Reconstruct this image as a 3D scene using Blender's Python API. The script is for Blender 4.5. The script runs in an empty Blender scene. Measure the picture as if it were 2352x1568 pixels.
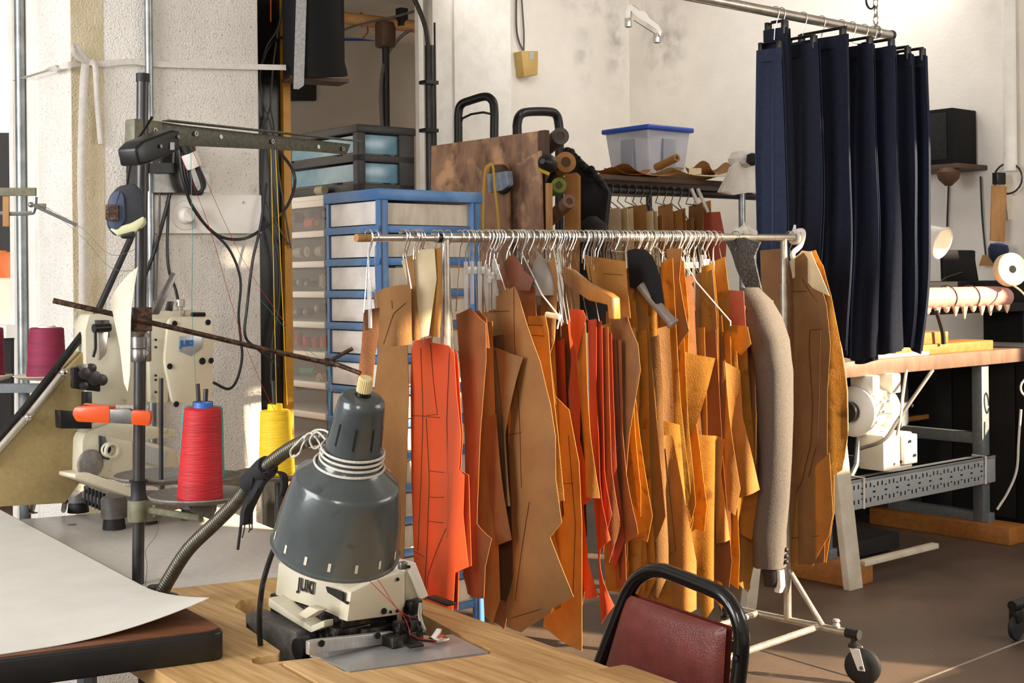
import bpy, bmesh, math, random
from mathutils import Vector, Matrix
from mathutils.geometry import tessellate_polygon
random.seed(7)
V = Vector
# ---------------------------------------------------------------- camera, light, exposure
F, CX, CY, EYE, ROLL = 3030.0, 1176.0, 640.0, 1.40, math.radians(0.6)
cr, sr = math.cos(ROLL), math.sin(ROLL)
R_ = V((cr, 0, -sr)); U_ = V((sr, 0, cr)); CAM = V((0, 0, EYE))
scene = bpy.context.scene
cd = bpy.data.cameras.new('camera'); cam = bpy.data.objects.new('camera', cd)
scene.collection.objects.link(cam); scene.camera = cam
cd.sensor_width = 36; cd.lens = F / 2352 * 36; cd.shift_y = -(784 - CY) / 2352
cd.clip_start = .05; cd.clip_end = 100
cam.matrix_world = Matrix(((R_.x, U_.x, 0, 0), (R_.y, U_.y, -1, 0), (R_.z, U_.z, 0, EYE), (0, 0, 0, 1)))
TH = math.radians(50)
A = V((math.sin(TH), math.cos(TH), 0)); B = V((-math.cos(TH), math.sin(TH), 0)); Z = V((0, 0, 1))

w = bpy.data.worlds.new('daylight'); scene.world = w; w.use_nodes = True
bg = w.node_tree.nodes['Background']; bg.inputs[0].default_value = (1.0, .97, .93, 1); bg.inputs[1].default_value = .55

def lamp(name, kind, energy, col, **k):
    l = bpy.data.lights.new(name, kind); l.energy = energy; l.color = col
    for a, v in k.items(): setattr(l, a, v)
    o = bpy.data.objects.new(name, l); scene.collection.objects.link(o); return o
sun = lamp('sun', 'SUN', 20.0, (1.0, .82, .58), angle=math.radians(.6))
SUN = (-B * math.cos(math.radians(28)) + A * math.sin(math.radians(28))) + Z * .40
sun.rotation_euler = SUN.to_track_quat('Z', 'Y').to_euler()
# area lamps: window sky light at left and sun side, plus added fills
def aimed_area(name, at, aim, energy, sx, sy, col):
    l = lamp(name, 'AREA', energy, col, shape='RECTANGLE', size=sx, size_y=sy); l.location = at; l.rotation_euler = (V(at) - V(aim)).to_track_quat('Z', 'Y').to_euler()
aimed_area('left_window_daylight', (-3.4, .6, 2.2), (-.6, 4.5, 1.2), 195, 2.4, 2.0, (.98, .98, 1.0))
wq_ = -B * 1.15 + A * 5.6 + Z * 2.7
aimed_area('sunside_window_daylight', wq_, wq_ + B * 4 - A * 1.5 - Z * .9, 130, 4.4, 1.8, (1.0, .97, .92))
aimed_area('camera_side_fill', (.6, -1.6, 2.6), (.2, 3.0, .8), 175, 2.6, 1.4, (1.0, .98, .95))  # unseen fill added behind the camera to brighten the foreground
aimed_area('rear_wall_fill', (2.2, 8.0, 3.75), (1.9, 9.2, 2.4), 20, 1.4, .4, (1.0, .98, .96))  # unseen fill added to brighten the back walls
aimed_area('rear_wall_fill', (.2, 7.6, 3.75), (.6, 9.6, 2.4), 19, 1.4, .4, (1.0, .98, .96))  # second added fill for the back walls
vs = scene.view_settings
vs.view_transform = 'Standard'; vs.look = 'None'; vs.gamma = 1; vs.exposure = 0.0; vs.use_curve_mapping = False

# ---------------------------------------------------------------- helpers
def ray(px, py): return V((0, 1, 0)) + R_ * ((px - CX) / F) - U_ * ((py - CY) / F)
def P(px, py, d): return CAM + ray(px, py) * d
def onz(px, py, z):
    r = ray(px, py); return CAM + r * ((z - EYE) / r.z)
def rot(v, deg):
    a = math.radians(deg); c, s = math.cos(a), math.sin(a)
    return V((v.x * c - v.y * s, v.x * s + v.y * c, v.z))
class PL:
    """vertical plane through p along horizontal direction d; pt() puts a picture point on it"""
    def __init__(s, p, d):
        s.p = V((p.x, p.y, 0)); s.d = V((d.x, d.y, 0)).normalized()
        n = V((s.d.y, -s.d.x, 0))
        if n.dot(CAM - V((p.x, p.y, 0))) < 0: n = -n
        s.n = n
    def pt(s, px, py, off=0):
        r = ray(px, py); t = (s.p + s.n * off - V((0, 0, 0))).dot(s.n) - CAM.dot(s.n)
        return CAM + r * (t / r.dot(s.n))
    def uz(s, px, py, off=0):
        q = s.pt(px, py, off); return (q - s.p).dot(s.d), q.z
    def at(s, u, z, off=0): return s.p + s.d * u + s.n * off + Z * z
class Fr:
    def __init__(s, o, ex=A, ey=None, ez=Z):
        s.o = V(o); s.x = V(ex).normalized(); s.z = V(ez).normalized()
        s.y = V(ey).normalized() if ey is not None else s.z.cross(s.x)
    def p(s, x, y, z): return s.o + s.x * x + s.y * y + s.z * z
    def loc(s, q):
        q = q - s.o; return V((q.dot(s.x), q.dot(s.y), q.dot(s.z)))
WORLD = Fr((0, 0, 0), V((1, 0, 0)))
def frame_axis(o, ax):
    ax = V(ax).normalized(); h = V((0, 0, 1)) if abs(ax.z) < .9 else V((1, 0, 0))
    x = h.cross(ax).normalized(); return Fr(o, x, ax.cross(x), ax)

WL = {}
COL = scene.collection
def settle(o, parent, loc):
    COL.objects.link(o); WL[o.name] = loc
    if parent is not None:
        o.parent = parent; o.location = loc - WL[parent.name]
    else: o.location = loc
def tag(o, label=None, cat=None, group=None, kind=None):
    for k, v in (('label', label), ('category', cat), ('group', group), ('kind', kind)):
        if v: o[k] = v
    return o
def thing(name, label, cat, loc, group=None, kind=None):
    o = bpy.data.objects.new(name, None); o.empty_display_size = .05
    settle(o, None, V(loc)); return tag(o, label, cat, group, kind)

class M:
    def __init__(s): s.bm = bmesh.new()
    def quad(s, *pts):
        s.bm.faces.new([s.bm.verts.new(p) for p in pts]); return s
    def hexa(s, b, t, bev=0, seg=2):
        """b: four bottom points, t: the four points above them"""
        vs = [s.bm.verts.new(p) for p in list(b) + list(t)]; n = len(b); fs = []
        fs.append(s.bm.faces.new(vs[:n][::-1])); fs.append(s.bm.faces.new(vs[n:]))
        for i in range(n): fs.append(s.bm.faces.new((vs[i], vs[(i + 1) % n], vs[n + (i + 1) % n], vs[n + i])))
        bmesh.ops.recalc_face_normals(s.bm, faces=fs)
        if bev: bmesh.ops.bevel(s.bm, geom=list({e for f in fs for e in f.edges}), offset=bev, segments=seg, profile=.5, affect='EDGES', clamp_overlap=True)
        return s
    def box(s, fr, x0, x1, y0, y1, z0, z1, bev=0, seg=2):
        c = [(x0, y0), (x1, y0), (x1, y1), (x0, y1)]
        return s.hexa([fr.p(x, y, z0) for x, y in c], [fr.p(x, y, z1) for x, y in c], bev, seg)
    def poly(s, pts, vec, bev=0, seg=2):
        vec = V(vec); return s.hexa(pts, [p + vec for p in pts], bev, seg)
    def polyholes(s, outer, holes, z0, z1):
        loops = [outer] + holes; flat = [p for l in loops for p in l]
        tris = tessellate_polygon([[V((p.x, p.y, 0)) for p in l] for l in loops])
        top = [s.bm.verts.new(V((p.x, p.y, z1))) for p in flat]; bot = [s.bm.verts.new(V((p.x, p.y, z0))) for p in flat]
        fs = []
        for a, b, c in tris:
            fs.append(s.bm.faces.new((top[a], top[b], top[c]))); fs.append(s.bm.faces.new((bot[c], bot[b], bot[a])))
        k = 0
        for l in loops:
            n = len(l)
            for i in range(n): fs.append(s.bm.faces.new((top[k + i], top[k + (i + 1) % n], bot[k + (i + 1) % n], bot[k + i])))
            k += n
        bmesh.ops.recalc_face_normals(s.bm, faces=fs); return s
    def tube(s, pts, r, seg=8, caps=True, sx=1.0, closed=False, ref=None):
        pts = [V(p) for p in pts]; n = len(pts); rs = r if isinstance(r, (list, tuple)) else [r] * n
        tang = []
        for i in range(n):
            a = pts[i - 1] if (i or closed) else pts[i]; b = pts[(i + 1) % n] if (i < n - 1 or closed) else pts[i]
            tang.append((b - a).normalized())
        h = V(ref) if ref is not None else (Z if abs(tang[0].z) < .9 else V((1, 0, 0)))
        x = (h - tang[0] * h.dot(tang[0])).normalized(); rings = []
        for i in range(n):
            x = (x - tang[i] * x.dot(tang[i])).normalized(); y = tang[i].cross(x)
            rings.append([s.bm.verts.new(pts[i] + x * (rs[i] * sx * math.cos(2 * math.pi * k / seg)) + y * (rs[i] * math.sin(2 * math.pi * k / seg))) for k in range(seg)])
        m = n if closed else n - 1
        for i in range(m):
            a, b = rings[i], rings[(i + 1) % n]
            for k in range(seg): s.bm.faces.new((a[k], a[(k + 1) % seg], b[(k + 1) % seg], b[k]))
        if caps and not closed: s.bm.faces.new(rings[0][::-1]); s.bm.faces.new(rings[-1])
        return s
    def lathe(s, o, ax, prof, seg=24, caps=True):
        fr = frame_axis(o, ax); rings = []
        for r, h in prof:
            rings.append([s.bm.verts.new(fr.p(max(r, 1e-4) * math.cos(2 * math.pi * k / seg), max(r, 1e-4) * math.sin(2 * math.pi * k / seg), h)) for k in range(seg)])
        for a, b in zip(rings, rings[1:]):
            for k in range(seg): s.bm.faces.new((a[k], a[(k + 1) % seg], b[(k + 1) % seg], b[k]))
        if caps: s.bm.faces.new(rings[0][::-1]); s.bm.faces.new(rings[-1])
        return s
    def grid(s, fn, nu, nv, thick=0):
        vs = [[s.bm.verts.new(fn(i / nu, j / nv)) for j in range(nv + 1)] for i in range(nu + 1)]
        fs = [s.bm.faces.new((vs[i][j], vs[i + 1][j], vs[i + 1][j + 1], vs[i][j + 1])) for i in range(nu) for j in range(nv)]
        if thick:
            s.bm.normal_update(); bmesh.ops.solidify(s.bm, geom=fs, thickness=thick)
        return s
    def ball(s, c, r, seg=12, sz=1.0):
        n = seg // 2; return s.lathe(V(c), Z, [(r * math.sin(math.pi * i / n), -r * sz * math.cos(math.pi * i / n)) for i in range(n + 1)], seg, False)
    def sheet(s, pl, uz, bend, thick=.0015, nu=8, nz=10):
        """outline in (u,z) of a vertical plane, filled, cut up and bent along the normal"""
        bm = bmesh.new()
        f = bm.faces.new([bm.verts.new((u, z, 0)) for u, z in uz])
        bmesh.ops.triangulate(bm, faces=[f])
        us = [u for u, z in uz]; zs = [z for u, z in uz]; u0, u1, z0, z1 = min(us), max(us), min(zs), max(zs)
        for i in range(1, nu):
            bmesh.ops.bisect_plane(bm, geom=bm.verts[:] + bm.edges[:] + bm.faces[:], plane_co=(u0 + (u1 - u0) * i / nu, 0, 0), plane_no=(1, 0, 0))
        for i in range(1, nz):
            bmesh.ops.bisect_plane(bm, geom=bm.verts[:] + bm.edges[:] + bm.faces[:], plane_co=(0, z0 + (z1 - z0) * i / nz, 0), plane_no=(0, 1, 0))
        uvz = {v: (v.co.x, v.co.y) for v in bm.verts}
        ft = {v: s.bm.verts.new(pl.at(u, z, bend(u, z))) for v, (u, z) in uvz.items()}
        bk = {v: s.bm.verts.new(pl.at(u, z, bend(u, z) - thick)) for v, (u, z) in uvz.items()}
        for f in bm.faces:
            s.bm.faces.new([ft[v] for v in f.verts]); s.bm.faces.new([bk[v] for v in reversed(f.verts)])
        for e in bm.edges:
            if len(e.link_faces) == 1: a, b = e.verts; s.bm.faces.new((ft[a], ft[b], bk[b], bk[a]))
        bm.free(); return s
    def obj(s, name, mat, parent=None, label=None, cat=None, group=None, kind=None, smooth=40):
        bmesh.ops.recalc_face_normals(s.bm, faces=s.bm.faces[:])
        xs = [v.co for v in s.bm.verts]
        lo = V((min(c.x for c in xs), min(c.y for c in xs), min(c.z for c in xs))); hi = V((max(c.x for c in xs), max(c.y for c in xs), max(c.z for c in xs)))
        loc = V(((lo.x + hi.x) / 2, (lo.y + hi.y) / 2, lo.z))
        bmesh.ops.translate(s.bm, verts=s.bm.verts[:], vec=-loc)
        me = bpy.data.meshes.new(name); s.bm.to_mesh(me); s.bm.free()
        if smooth:
            me.polygons.foreach_set('use_smooth', [True] * len(me.polygons)); me.set_sharp_from_angle(angle=math.radians(smooth))
        me.materials.append(mat); o = bpy.data.objects.new(name, me)
        settle(o, parent, loc); return tag(o, label, cat, group, kind)
def text(name, s, o, ex, ez, size, mat, parent, bold=0.0, depth=.0006):
    """flat raised lettering: o lower left corner, ex reading direction, ez up"""
    cu = bpy.data.curves.new(name, 'FONT'); cu.body = s; cu.size = size; cu.extrude = depth; cu.offset = bold
    t = bpy.data.objects.new('tmp', cu); COL.objects.link(t)
    dg = bpy.context.evaluated_depsgraph_get(); me = bpy.data.meshes.new_from_object(t.evaluated_get(dg))
    bpy.data.objects.remove(t); ex = V(ex).normalized(); ez = V(ez).normalized(); n = ex.cross(ez)
    for v in me.vertices: v.co = ex * v.co.x + ez * v.co.y + n * v.co.z
    me.name = name; me.materials.clear(); me.materials.append(mat)
    ob = bpy.data.objects.new(name, me); settle(ob, parent, V(o)); return ob
def arc(c, x, y, r, a0, a1, n): return [c + x * (r * math.cos(math.radians(a0 + (a1 - a0) * i / n))) + y * (r * math.sin(math.radians(a0 + (a1 - a0) * i / n))) for i in range(n + 1)]
def spline(pts, n=8):
    pts = [V(p) for p in pts]; q = [pts[0] * 2 - pts[1]] + pts + [pts[-1] * 2 - pts[-2]]; out = []
    for i in range(1, len(q) - 2):
        p0, p1, p2, p3 = q[i - 1:i + 3]
        for k in range(n):
            t = k / n; out.append(.5 * ((2 * p1) + (p2 - p0) * t + (2 * p0 - 5 * p1 + 4 * p2 - p3) * t * t + (3 * p1 - p0 - 3 * p2 + p3) * t ** 3))
    return out + [pts[-1]]
def S(pts, n=6): return spline([P(*p) for p in pts], n)

# ---------------------------------------------------------------- materials
def lin(h):
    h = h.lstrip('#'); c = [int(h[i:i + 2], 16) / 255 for i in (0, 2, 4)]
    return tuple((x / 12.92 if x <= .04045 else ((x + .055) / 1.055) ** 2.4) for x in c) + (1,)
MATS = {}
def mat(name, c, rough=.6, metal=0, c2=None, scale=6, lo=.35, hi=.65, bump=0, bscale=150, stretch=None, transl=0, trans=0, alpha=1, emit=0, spec=.5, coat=0, rz=0, detail=6, c3=None, c3lo=.62, c3hi=.7, c3scale=3):
    m = bpy.data.materials.new(name); m.use_nodes = True; nt = m.node_tree; N = nt.nodes; L = nt.links; MATS[name] = m
    b = N['Principled BSDF']; b.inputs['Base Color'].default_value = lin(c); b.inputs['Roughness'].default_value = rough; b.inputs['Metallic'].default_value = metal
    b.inputs['Specular IOR Level'].default_value = spec; b.inputs['Coat Weight'].default_value = coat
    if trans: b.inputs['Transmission Weight'].default_value = trans
    if alpha < 1: b.inputs['Alpha'].default_value = alpha
    tc = N.new('ShaderNodeTexCoord'); mp = N.new('ShaderNodeMapping'); L.new(tc.outputs['Object'], mp.inputs[0]); mp.inputs['Rotation'].default_value = (0, 0, rz)
    if stretch: mp.inputs['Scale'].default_value = stretch
    out = None
    if c2:
        n = N.new('ShaderNodeTexNoise'); n.inputs['Scale'].default_value = scale; n.inputs['Detail'].default_value = detail; n.inputs['Roughness'].default_value = .6; L.new(mp.outputs[0], n.inputs[0])
        r = N.new('ShaderNodeValToRGB'); r.color_ramp.elements[0].position = lo; r.color_ramp.elements[1].position = hi
        r.color_ramp.elements[0].color = lin(c); r.color_ramp.elements[1].color = lin(c2); L.new(n.outputs['Fac'], r.inputs[0]); out = r.outputs[0]
        if c3:
            n2 = N.new('ShaderNodeTexNoise'); n2.inputs['Scale'].default_value = c3scale; n2.inputs['Detail'].default_value = 8; L.new(tc.outputs['Object'], n2.inputs[0])
            r2 = N.new('ShaderNodeValToRGB'); r2.color_ramp.elements[0].position = c3lo; r2.color_ramp.elements[1].position = c3hi; r2.color_ramp.elements[0].color = (0, 0, 0, 1); r2.color_ramp.elements[1].color = (1, 1, 1, 1)
            L.new(n2.outputs['Fac'], r2.inputs[0]); mx = N.new('ShaderNodeMix'); mx.data_type = 'RGBA'; L.new(r2.outputs[0], mx.inputs[0]); L.new(out, mx.inputs[6]); mx.inputs[7].default_value = lin(c3); out = mx.outputs[2]
        L.new(out, b.inputs['Base Color'])
    if bump:
        n = N.new('ShaderNodeTexNoise'); n.inputs['Scale'].default_value = bscale; n.inputs['Detail'].default_value = 3; L.new(mp.outputs[0], n.inputs[0])
        bp = N.new('ShaderNodeBump'); bp.inputs['Strength'].default_value = bump; bp.inputs['Distance'].default_value = .01; L.new(n.outputs['Fac'], bp.inputs['Height']); L.new(bp.outputs[0], b.inputs['Normal'])
    if emit: b.inputs['Emission Color'].default_value = lin(c); b.inputs['Emission Strength'].default_value = emit
    if transl:
        t = N.new('ShaderNodeBsdfTranslucent'); t.inputs[0].default_value = lin(c2 or c)
        if out: L.new(out, t.inputs[0])
        mx = N.new('ShaderNodeMixShader'); mx.inputs[0].default_value = transl; L.new(b.outputs[0], mx.inputs[1]); L.new(t.outputs[0], mx.inputs[2]); L.new(mx.outputs[0], N['Material Output'].inputs[0])
    return m
mat('stucco', '#DDD8CE', .9, c2='#EFEBE2', scale=3, bump=.6, bscale=170, c3='#aaa398', c3lo=.58, c3hi=.74, c3scale=140)
mat('plaster', '#E4DDD2', .85, c2='#F1EBE0', scale=1.6, bump=.12, bscale=40, c3='#B5ABA0', c3lo=.64, c3hi=.85, c3scale=1.1)
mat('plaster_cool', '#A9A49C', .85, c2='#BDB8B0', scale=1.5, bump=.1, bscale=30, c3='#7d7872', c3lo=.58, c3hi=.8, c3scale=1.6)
mat('white_paint', '#F2EEE6', .6, c2='#E6E1D6', scale=8, bump=.1, bscale=60)
mat('yellow_tint', '#C9BA97', .9, c2='#D6C9AC', scale=10, bump=.5, bscale=170)
mat('concrete', '#4E3F36', .5, c2='#6E5A4B', scale=2.6, lo=.3, hi=.7, bump=.12, bscale=70, c3='#332A25', c3lo=.52, c3hi=.72, c3scale=1.3)
mat('joint', '#241D19', .9); mat('chalk', '#A5988A', .9)
mat('ceiling_paint', '#CFC9C0', .9, c2='#B9B3AA', scale=2)
mat('black_steel', '#141413', .35, .3, c2='#22211f', scale=8); mat('black_plastic', '#0e0e0e', .4); mat('black_rough', '#100f10', .85, c2='#1d1b1c', scale=30)
mat('dark_plastic', '#26221f', .5, c2='#312c28', scale=15)
mat('yellow_paint', '#C98F1E', .5, c2='#B57D14', scale=20)
mat('galv', '#9FA3A3', .35, .8, c2='#7c8080', scale=14); mat('chrome', '#D9D6CF', .16, 1.0); mat('chrome_worn', '#D6D0C4', .28, .75, c2='#B9B1A2', scale=25)
mat('steel', '#8d8b87', .35, .9, c2='#6f6d69', scale=30); mat('gunmetal', '#3d3b3b', .38, .75, c2='#4b4948', scale=10)
mat('brushed', '#a9a7a4', .36, .55, c2='#bdbbb8', scale=60, stretch=(1, 14, 1))
mat('rust', '#3f3026', .55, .6, c2='#6b5340', scale=60, lo=.45, hi=.6, bump=.4, bscale=120)
mat('olive_paint', '#5B5947', .5, .15, c2='#454335', scale=110, lo=.4, hi=.62)
mat('olive_light', '#757158', .55, .1, c2='#5f5c49', scale=60)
mat('disc_paint', '#807a73', .5, .2, c2='#6a645e', scale=80)
mat('lamp_grey', '#3a4141', .25, .1, c2='#565c5b', scale=4, coat=.4, c3='#2f3434', c3lo=.64, c3hi=.72, c3scale=14)
mat('slot_dark', '#0b0b0b', .9); mat('slot_light', '#D8D0BC', .7)
mat('ivory_knob', '#D9C48F', .5); mat('gooseneck', '#5d584b', .38, .65, c2='#4a463b', scale=60)
mat('string', '#D8D2C6', .9, c2='#bdb6a8', scale=300)
mat('machine_cream', '#CDC6AF', .42, c2='#BDB59C', scale=7, c3='#4e4940', c3lo=.63, c3hi=.75, c3scale=13, coat=.15)
mat('cream_clean', '#D6CDB4', .4, c2='#CCC2A8', scale=5, coat=.15)
mat('beige_guard', '#A38F61', .5, c2='#978356', scale=90)
mat('machine_white', '#F0EBE0', .35, c2='#E3DDD0', scale=8)
mat('grey_iron', '#716d66', .6, .3, c2='#5a5650', scale=40, bump=.2)
mat('rubber', '#151516', .6); mat('oily', '#1b1815', .35, .5, c2='#4a443b', scale=60, lo=.5, hi=.62)
mat('laminate_grey', '#D3CFC7', .45, c2='#C8C3BA', scale=60)
mat('paper_white', '#E4E1D8', .55, c2='#DEDACF', scale=10, transl=.1)
mat('brown_top', '#7A4B2C', .5, c2='#5f3821', scale=7, stretch=(1, 6, 1))
mat('edge_black', '#0f0e0e', .38, c2='#171616', scale=15)
mat('vinyl_red', '#7C3A31', .3, c2='#6b2f28', scale=20, bump=.25, bscale=330, coat=.15)
mat('thread_red', '#A50E17', .6, c2='#BC171E', scale=5, stretch=(1, 1, 9), bump=.3, bscale=30)
mat('thread_yellow', '#E8B90C', .6, c2='#F4CC2A', scale=5, stretch=(1, 1, 9), bump=.3, bscale=30)
mat('thread_teal', '#1F8F8C', .6, c2='#2aa5a0', scale=5, stretch=(1, 1, 9))
mat('thread_maroon', '#6E1330', .7, c2='#8a1f42', scale=5, stretch=(1, 1, 9))
mat('tube_blue', '#2F66B5', .4); mat('tube_yellow', '#F2D21C', .4)
mat('orange_vinyl', '#CC4A06', .3, coat=.3); mat('tape_body', '#22242b', .6, c2='#2b2d33', scale=40); mat('tape_blue', '#3d4a63', .45); mat('tape_cream', '#cfd0a4', .45)
mat('bone_paper', '#E9E1CF', .8, c2='#DDD3BD', scale=10, transl=.15)
mat('blue_plastic', '#4371A6', .4, c2='#5684BA', scale=5, c3='#7aa5d2', c3lo=.6, c3hi=.75, c3scale=6)
mat('frost', '#E0DEDA', .2, c2='#F8F7F4', scale=6, lo=.4, hi=.6, spec=.8); mat('frost_tan', '#B3A48E', .4, c2='#D6C8B0', scale=5, stretch=(3, 3, 1))
mat('frost_blue', '#5F8597', .25, c2='#87AAB8', scale=5, spec=.7); mat('frost_grey', '#C4C3C0', .3, alpha=.2, spec=.5)
mat('white_plastic', '#E9E4D9', .45); mat('clear_plastic', '#E8E4DE', .12, alpha=.55, spec=.8); mat('milk_plastic', '#F1EAE0', .3, alpha=.85, spec=.7)
mat('bin_clear', '#B9BAC6', .25, alpha=.72, spec=.6, c2='#C9CAD4', scale=4); mat('bin_lid', '#1E46A0', .35)
mat('plywood', '#9C7961', .7, c2='#6A4F3F', scale=9, lo=.42, hi=.6, stretch=(1, 1, .45), c3='#C79E79', c3lo=.52, c3hi=.66, c3scale=8)
mat('plywood_pink', '#A77F66', .7, c2='#8a6550', scale=6, c3='#5d4636', c3lo=.6, c3hi=.7, c3scale=5)
mat('raw_wood', '#B98A55', .7, c2='#A0733f', scale=6, stretch=(1, 10, 1)); mat('dark_wood', '#5a3d28', .6, c2='#44301f', scale=8)
mat('pine', '#a86c2c', .6, c2='#955c22', scale=7, stretch=(6, 1, 6)); mat('white_wood', '#D9CFBC', .7, c2='#c4b79f', scale=9)
mat('cable_black', '#121213', .5); mat('cable_grey', '#5a5650', .6); mat('wire_white', '#D8D2C8', .6)
mat('duct_tape', '#8f8e8c', .5, .2, c2='#a9a8a5', scale=90)
mat('linen_tape', '#DDD8D0', .85, c2='#CFC9C0', scale=60)
mat('navy', '#0d1220', .75, c2='#131a30', scale=60, bump=.12, bscale=400, spec=.3)
mat('navy_light', '#141e36', .8, c2='#1a2743', scale=60, bump=.12, bscale=400)
KR = dict(bump=.15, bscale=220)
mat('kraft', '#B47C36', .75, c2='#C28C44', scale=9, transl=.36, c3='#7d5528', c3lo=.6, c3hi=.8, c3scale=5, **KR)
mat('kraft_tan', '#A87A45', .75, c2='#98693a', scale=7, transl=.22, c3='#7d5c3a', c3lo=.62, c3hi=.8, c3scale=5, **KR)
mat('kraft_gold', '#C28426', .7, c2='#CF9638', scale=14, transl=.42, c3='#9a5f18', c3lo=.55, c3hi=.7, c3scale=22, **KR)
mat('kraft_brown', '#8B5228', .75, c2='#9c6030', scale=8, transl=.22, c3='#5f3517', c3lo=.6, c3hi=.8, c3scale=5, **KR)
mat('kraft_dark', '#6A3F1E', .8, c2='#583316', scale=8, transl=.15, **KR)
mat('kraft_taupe', '#946A3E', .75, c2='#855c34', scale=8, transl=.15, **KR)
mat('card_orange', '#E2571F', .6, c2='#D85A2C', scale=6, transl=.25); mat('card_red', '#B8431A', .65, c2='#A83a18', scale=7, transl=.2); mat('card_salmon', '#B5573B', .65, c2='#A64c34', scale=6, transl=.1)
mat('cream_card', '#F2E2BE', .7, c2='#dcc598', scale=8, transl=.2); mat('pencil', '#4a2a1a', .9)
mat('leather_brown', '#7A3F1C', .6, c2='#663214', scale=14)
mat('hanger_wood', '#B5793A', .35, c2='#a2692c', scale=7, stretch=(8, 1, 1), coat=.3)
mat('tweed_grey', '#625a53', .9, c2='#564e48', scale=160, bump=.2, bscale=300); mat('tweed_dark', '#3a3836', .9, c2='#5a5754', scale=120, lo=.45, hi=.6, bump=.3, bscale=300)
mat('lining_dark', '#2a211d', .6); mat('lining_white', '#D9D4CC', .7)
mat('velvet_black', '#0b0b0c', .9); mat('satin_silver', '#857c74', .4, c2='#8d847b', scale=6)
mat('speaker_black', '#0c0b0b', .75, spec=.25); mat('pink_cloth', '#C99488', .85, c2='#b9837a', scale=6, bump=.2, bscale=40); mat('batting', '#E6D6BE', .95, c2='#d2bfa2', scale=30, bump=.4, bscale=60)
mat('bench_top', '#7d6453', .4, c2='#6d5446', scale=6, stretch=(1, 5, 1)); mat('frame_grey', '#787e80', .5, .2, c2='#6a7072', scale=40)
mat('perf_grey', '#B9BCBC', .45, .3); mat('cloth_white', '#DAD5CC', .85, c2='#c9c3b8', scale=10, bump=.2, bscale=40)
mat('thermo', '#C9A862', .5, c2='#bd9b55', scale=8); mat('leds', '#9ab57a', .4, emit=.6); mat('white_mark', '#cfd0ce', .5)
mat('juki_blue', '#1F5FA8', .5); mat('badge', '#A9ADB0', .35, .5, c2='#b9bdc0', scale=200, stretch=(1, 1, .05)); mat('ink', '#161412', .6)
mat('pane_day', '#FFF6EA', .5, emit=2.2); mat('blind_grey', '#8c8c92', .7); mat('curtain_orange', '#D77A3A', .8, c2='#e9a06a', scale=8, transl=.4); mat('curtain_white', '#F3E6D8', .8, transl=.4)
mat('kraft_roll', '#A8763f', .8, c2='#9a6a36', scale=20); mat('grey_roll', '#55514e', .8); mat('green_roll', '#5b6a1f', .8, c2='#7d8a30', scale=30); mat('denim', '#7d8ea6', .85, c2='#94a3b6', scale=50); mat('tape_yellow', '#C9A11E', .6)
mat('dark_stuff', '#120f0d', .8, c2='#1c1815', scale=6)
mat('spool_orange', '#C9573a', .7); mat('spool_wine', '#6a3038', .7); mat('spool_cream', '#b5aa90', .7); mat('spool_brown', '#7a5b45', .7); mat('spool_green', '#5e9a7c', .7); mat('spool_violet', '#7a6a88', .7)
mat('box_in_drawer', '#d8d4cc', .8, c2='#bfb9b0', scale=5)
# butcher-block laminate: printed strips running towards the right-hand edge
def butcher():
    m = bpy.data.materials.new('butcher_block'); m.use_nodes = True; nt = m.node_tree; N = nt.nodes; L = nt.links; b = N['Principled BSDF']; b.inputs['Roughness'].default_value = .38
    tc = N.new('ShaderNodeTexCoord'); mp = N.new('ShaderNodeMapping'); mp.inputs['Rotation'].default_value = (0, 0, -math.atan2(B.y, B.x)); L.new(tc.outputs['Object'], mp.inputs[0])
    br = N.new('ShaderNodeTexBrick'); br.inputs['Scale'].default_value = 1; br.inputs['Brick Width'].default_value = .55; br.inputs['Row Height'].default_value = .028; br.inputs['Mortar Size'].default_value = .0; br.offset = .37
    br.inputs['Color1'].default_value = lin('#DDB172'); br.inputs['Color2'].default_value = lin('#B98B50'); L.new(mp.outputs[0], br.inputs[0])
    m2 = N.new('ShaderNodeMapping'); m2.inputs['Scale'].default_value = (6, 90, 40); L.new(mp.outputs[0], m2.inputs[0])
    n = N.new('ShaderNodeTexNoise'); n.inputs['Scale'].default_value = 1; n.inputs['Detail'].default_value = 8; L.new(m2.outputs[0], n.inputs[0])
    r = N.new('ShaderNodeValToRGB'); r.color_ramp.elements[0].position = .3; r.color_ramp.elements[0].color = lin('#8a6033'); r.color_ramp.elements[1].position = .7; r.color_ramp.elements[1].color = lin('#e9c893'); L.new(n.outputs['Fac'], r.inputs[0])
    mx = N.new('ShaderNodeMix'); mx.data_type = 'RGBA'; mx.inputs[0].default_value = .45; L.new(br.outputs[0], mx.inputs[6]); L.new(r.outputs[0], mx.inputs[7]); L.new(mx.outputs[2], b.inputs['Base Color'])
    MATS['butcher'] = m
butcher()
G = MATS

mat('chair_black', '#070707', .22, coat=.5)
mat('bin_dark', '#9a9ba6', .3, alpha=.8)

for n_, w_ in (('navy', .55), ('navy_light', .7)):
    b_ = MATS[n_].node_tree.nodes['Principled BSDF']; b_.inputs['Sheen Weight'].default_value = w_; b_.inputs['Sheen Roughness'].default_value = .35; b_.inputs['Sheen Tint'].default_value = (.35, .48, .9, 1)

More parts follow.
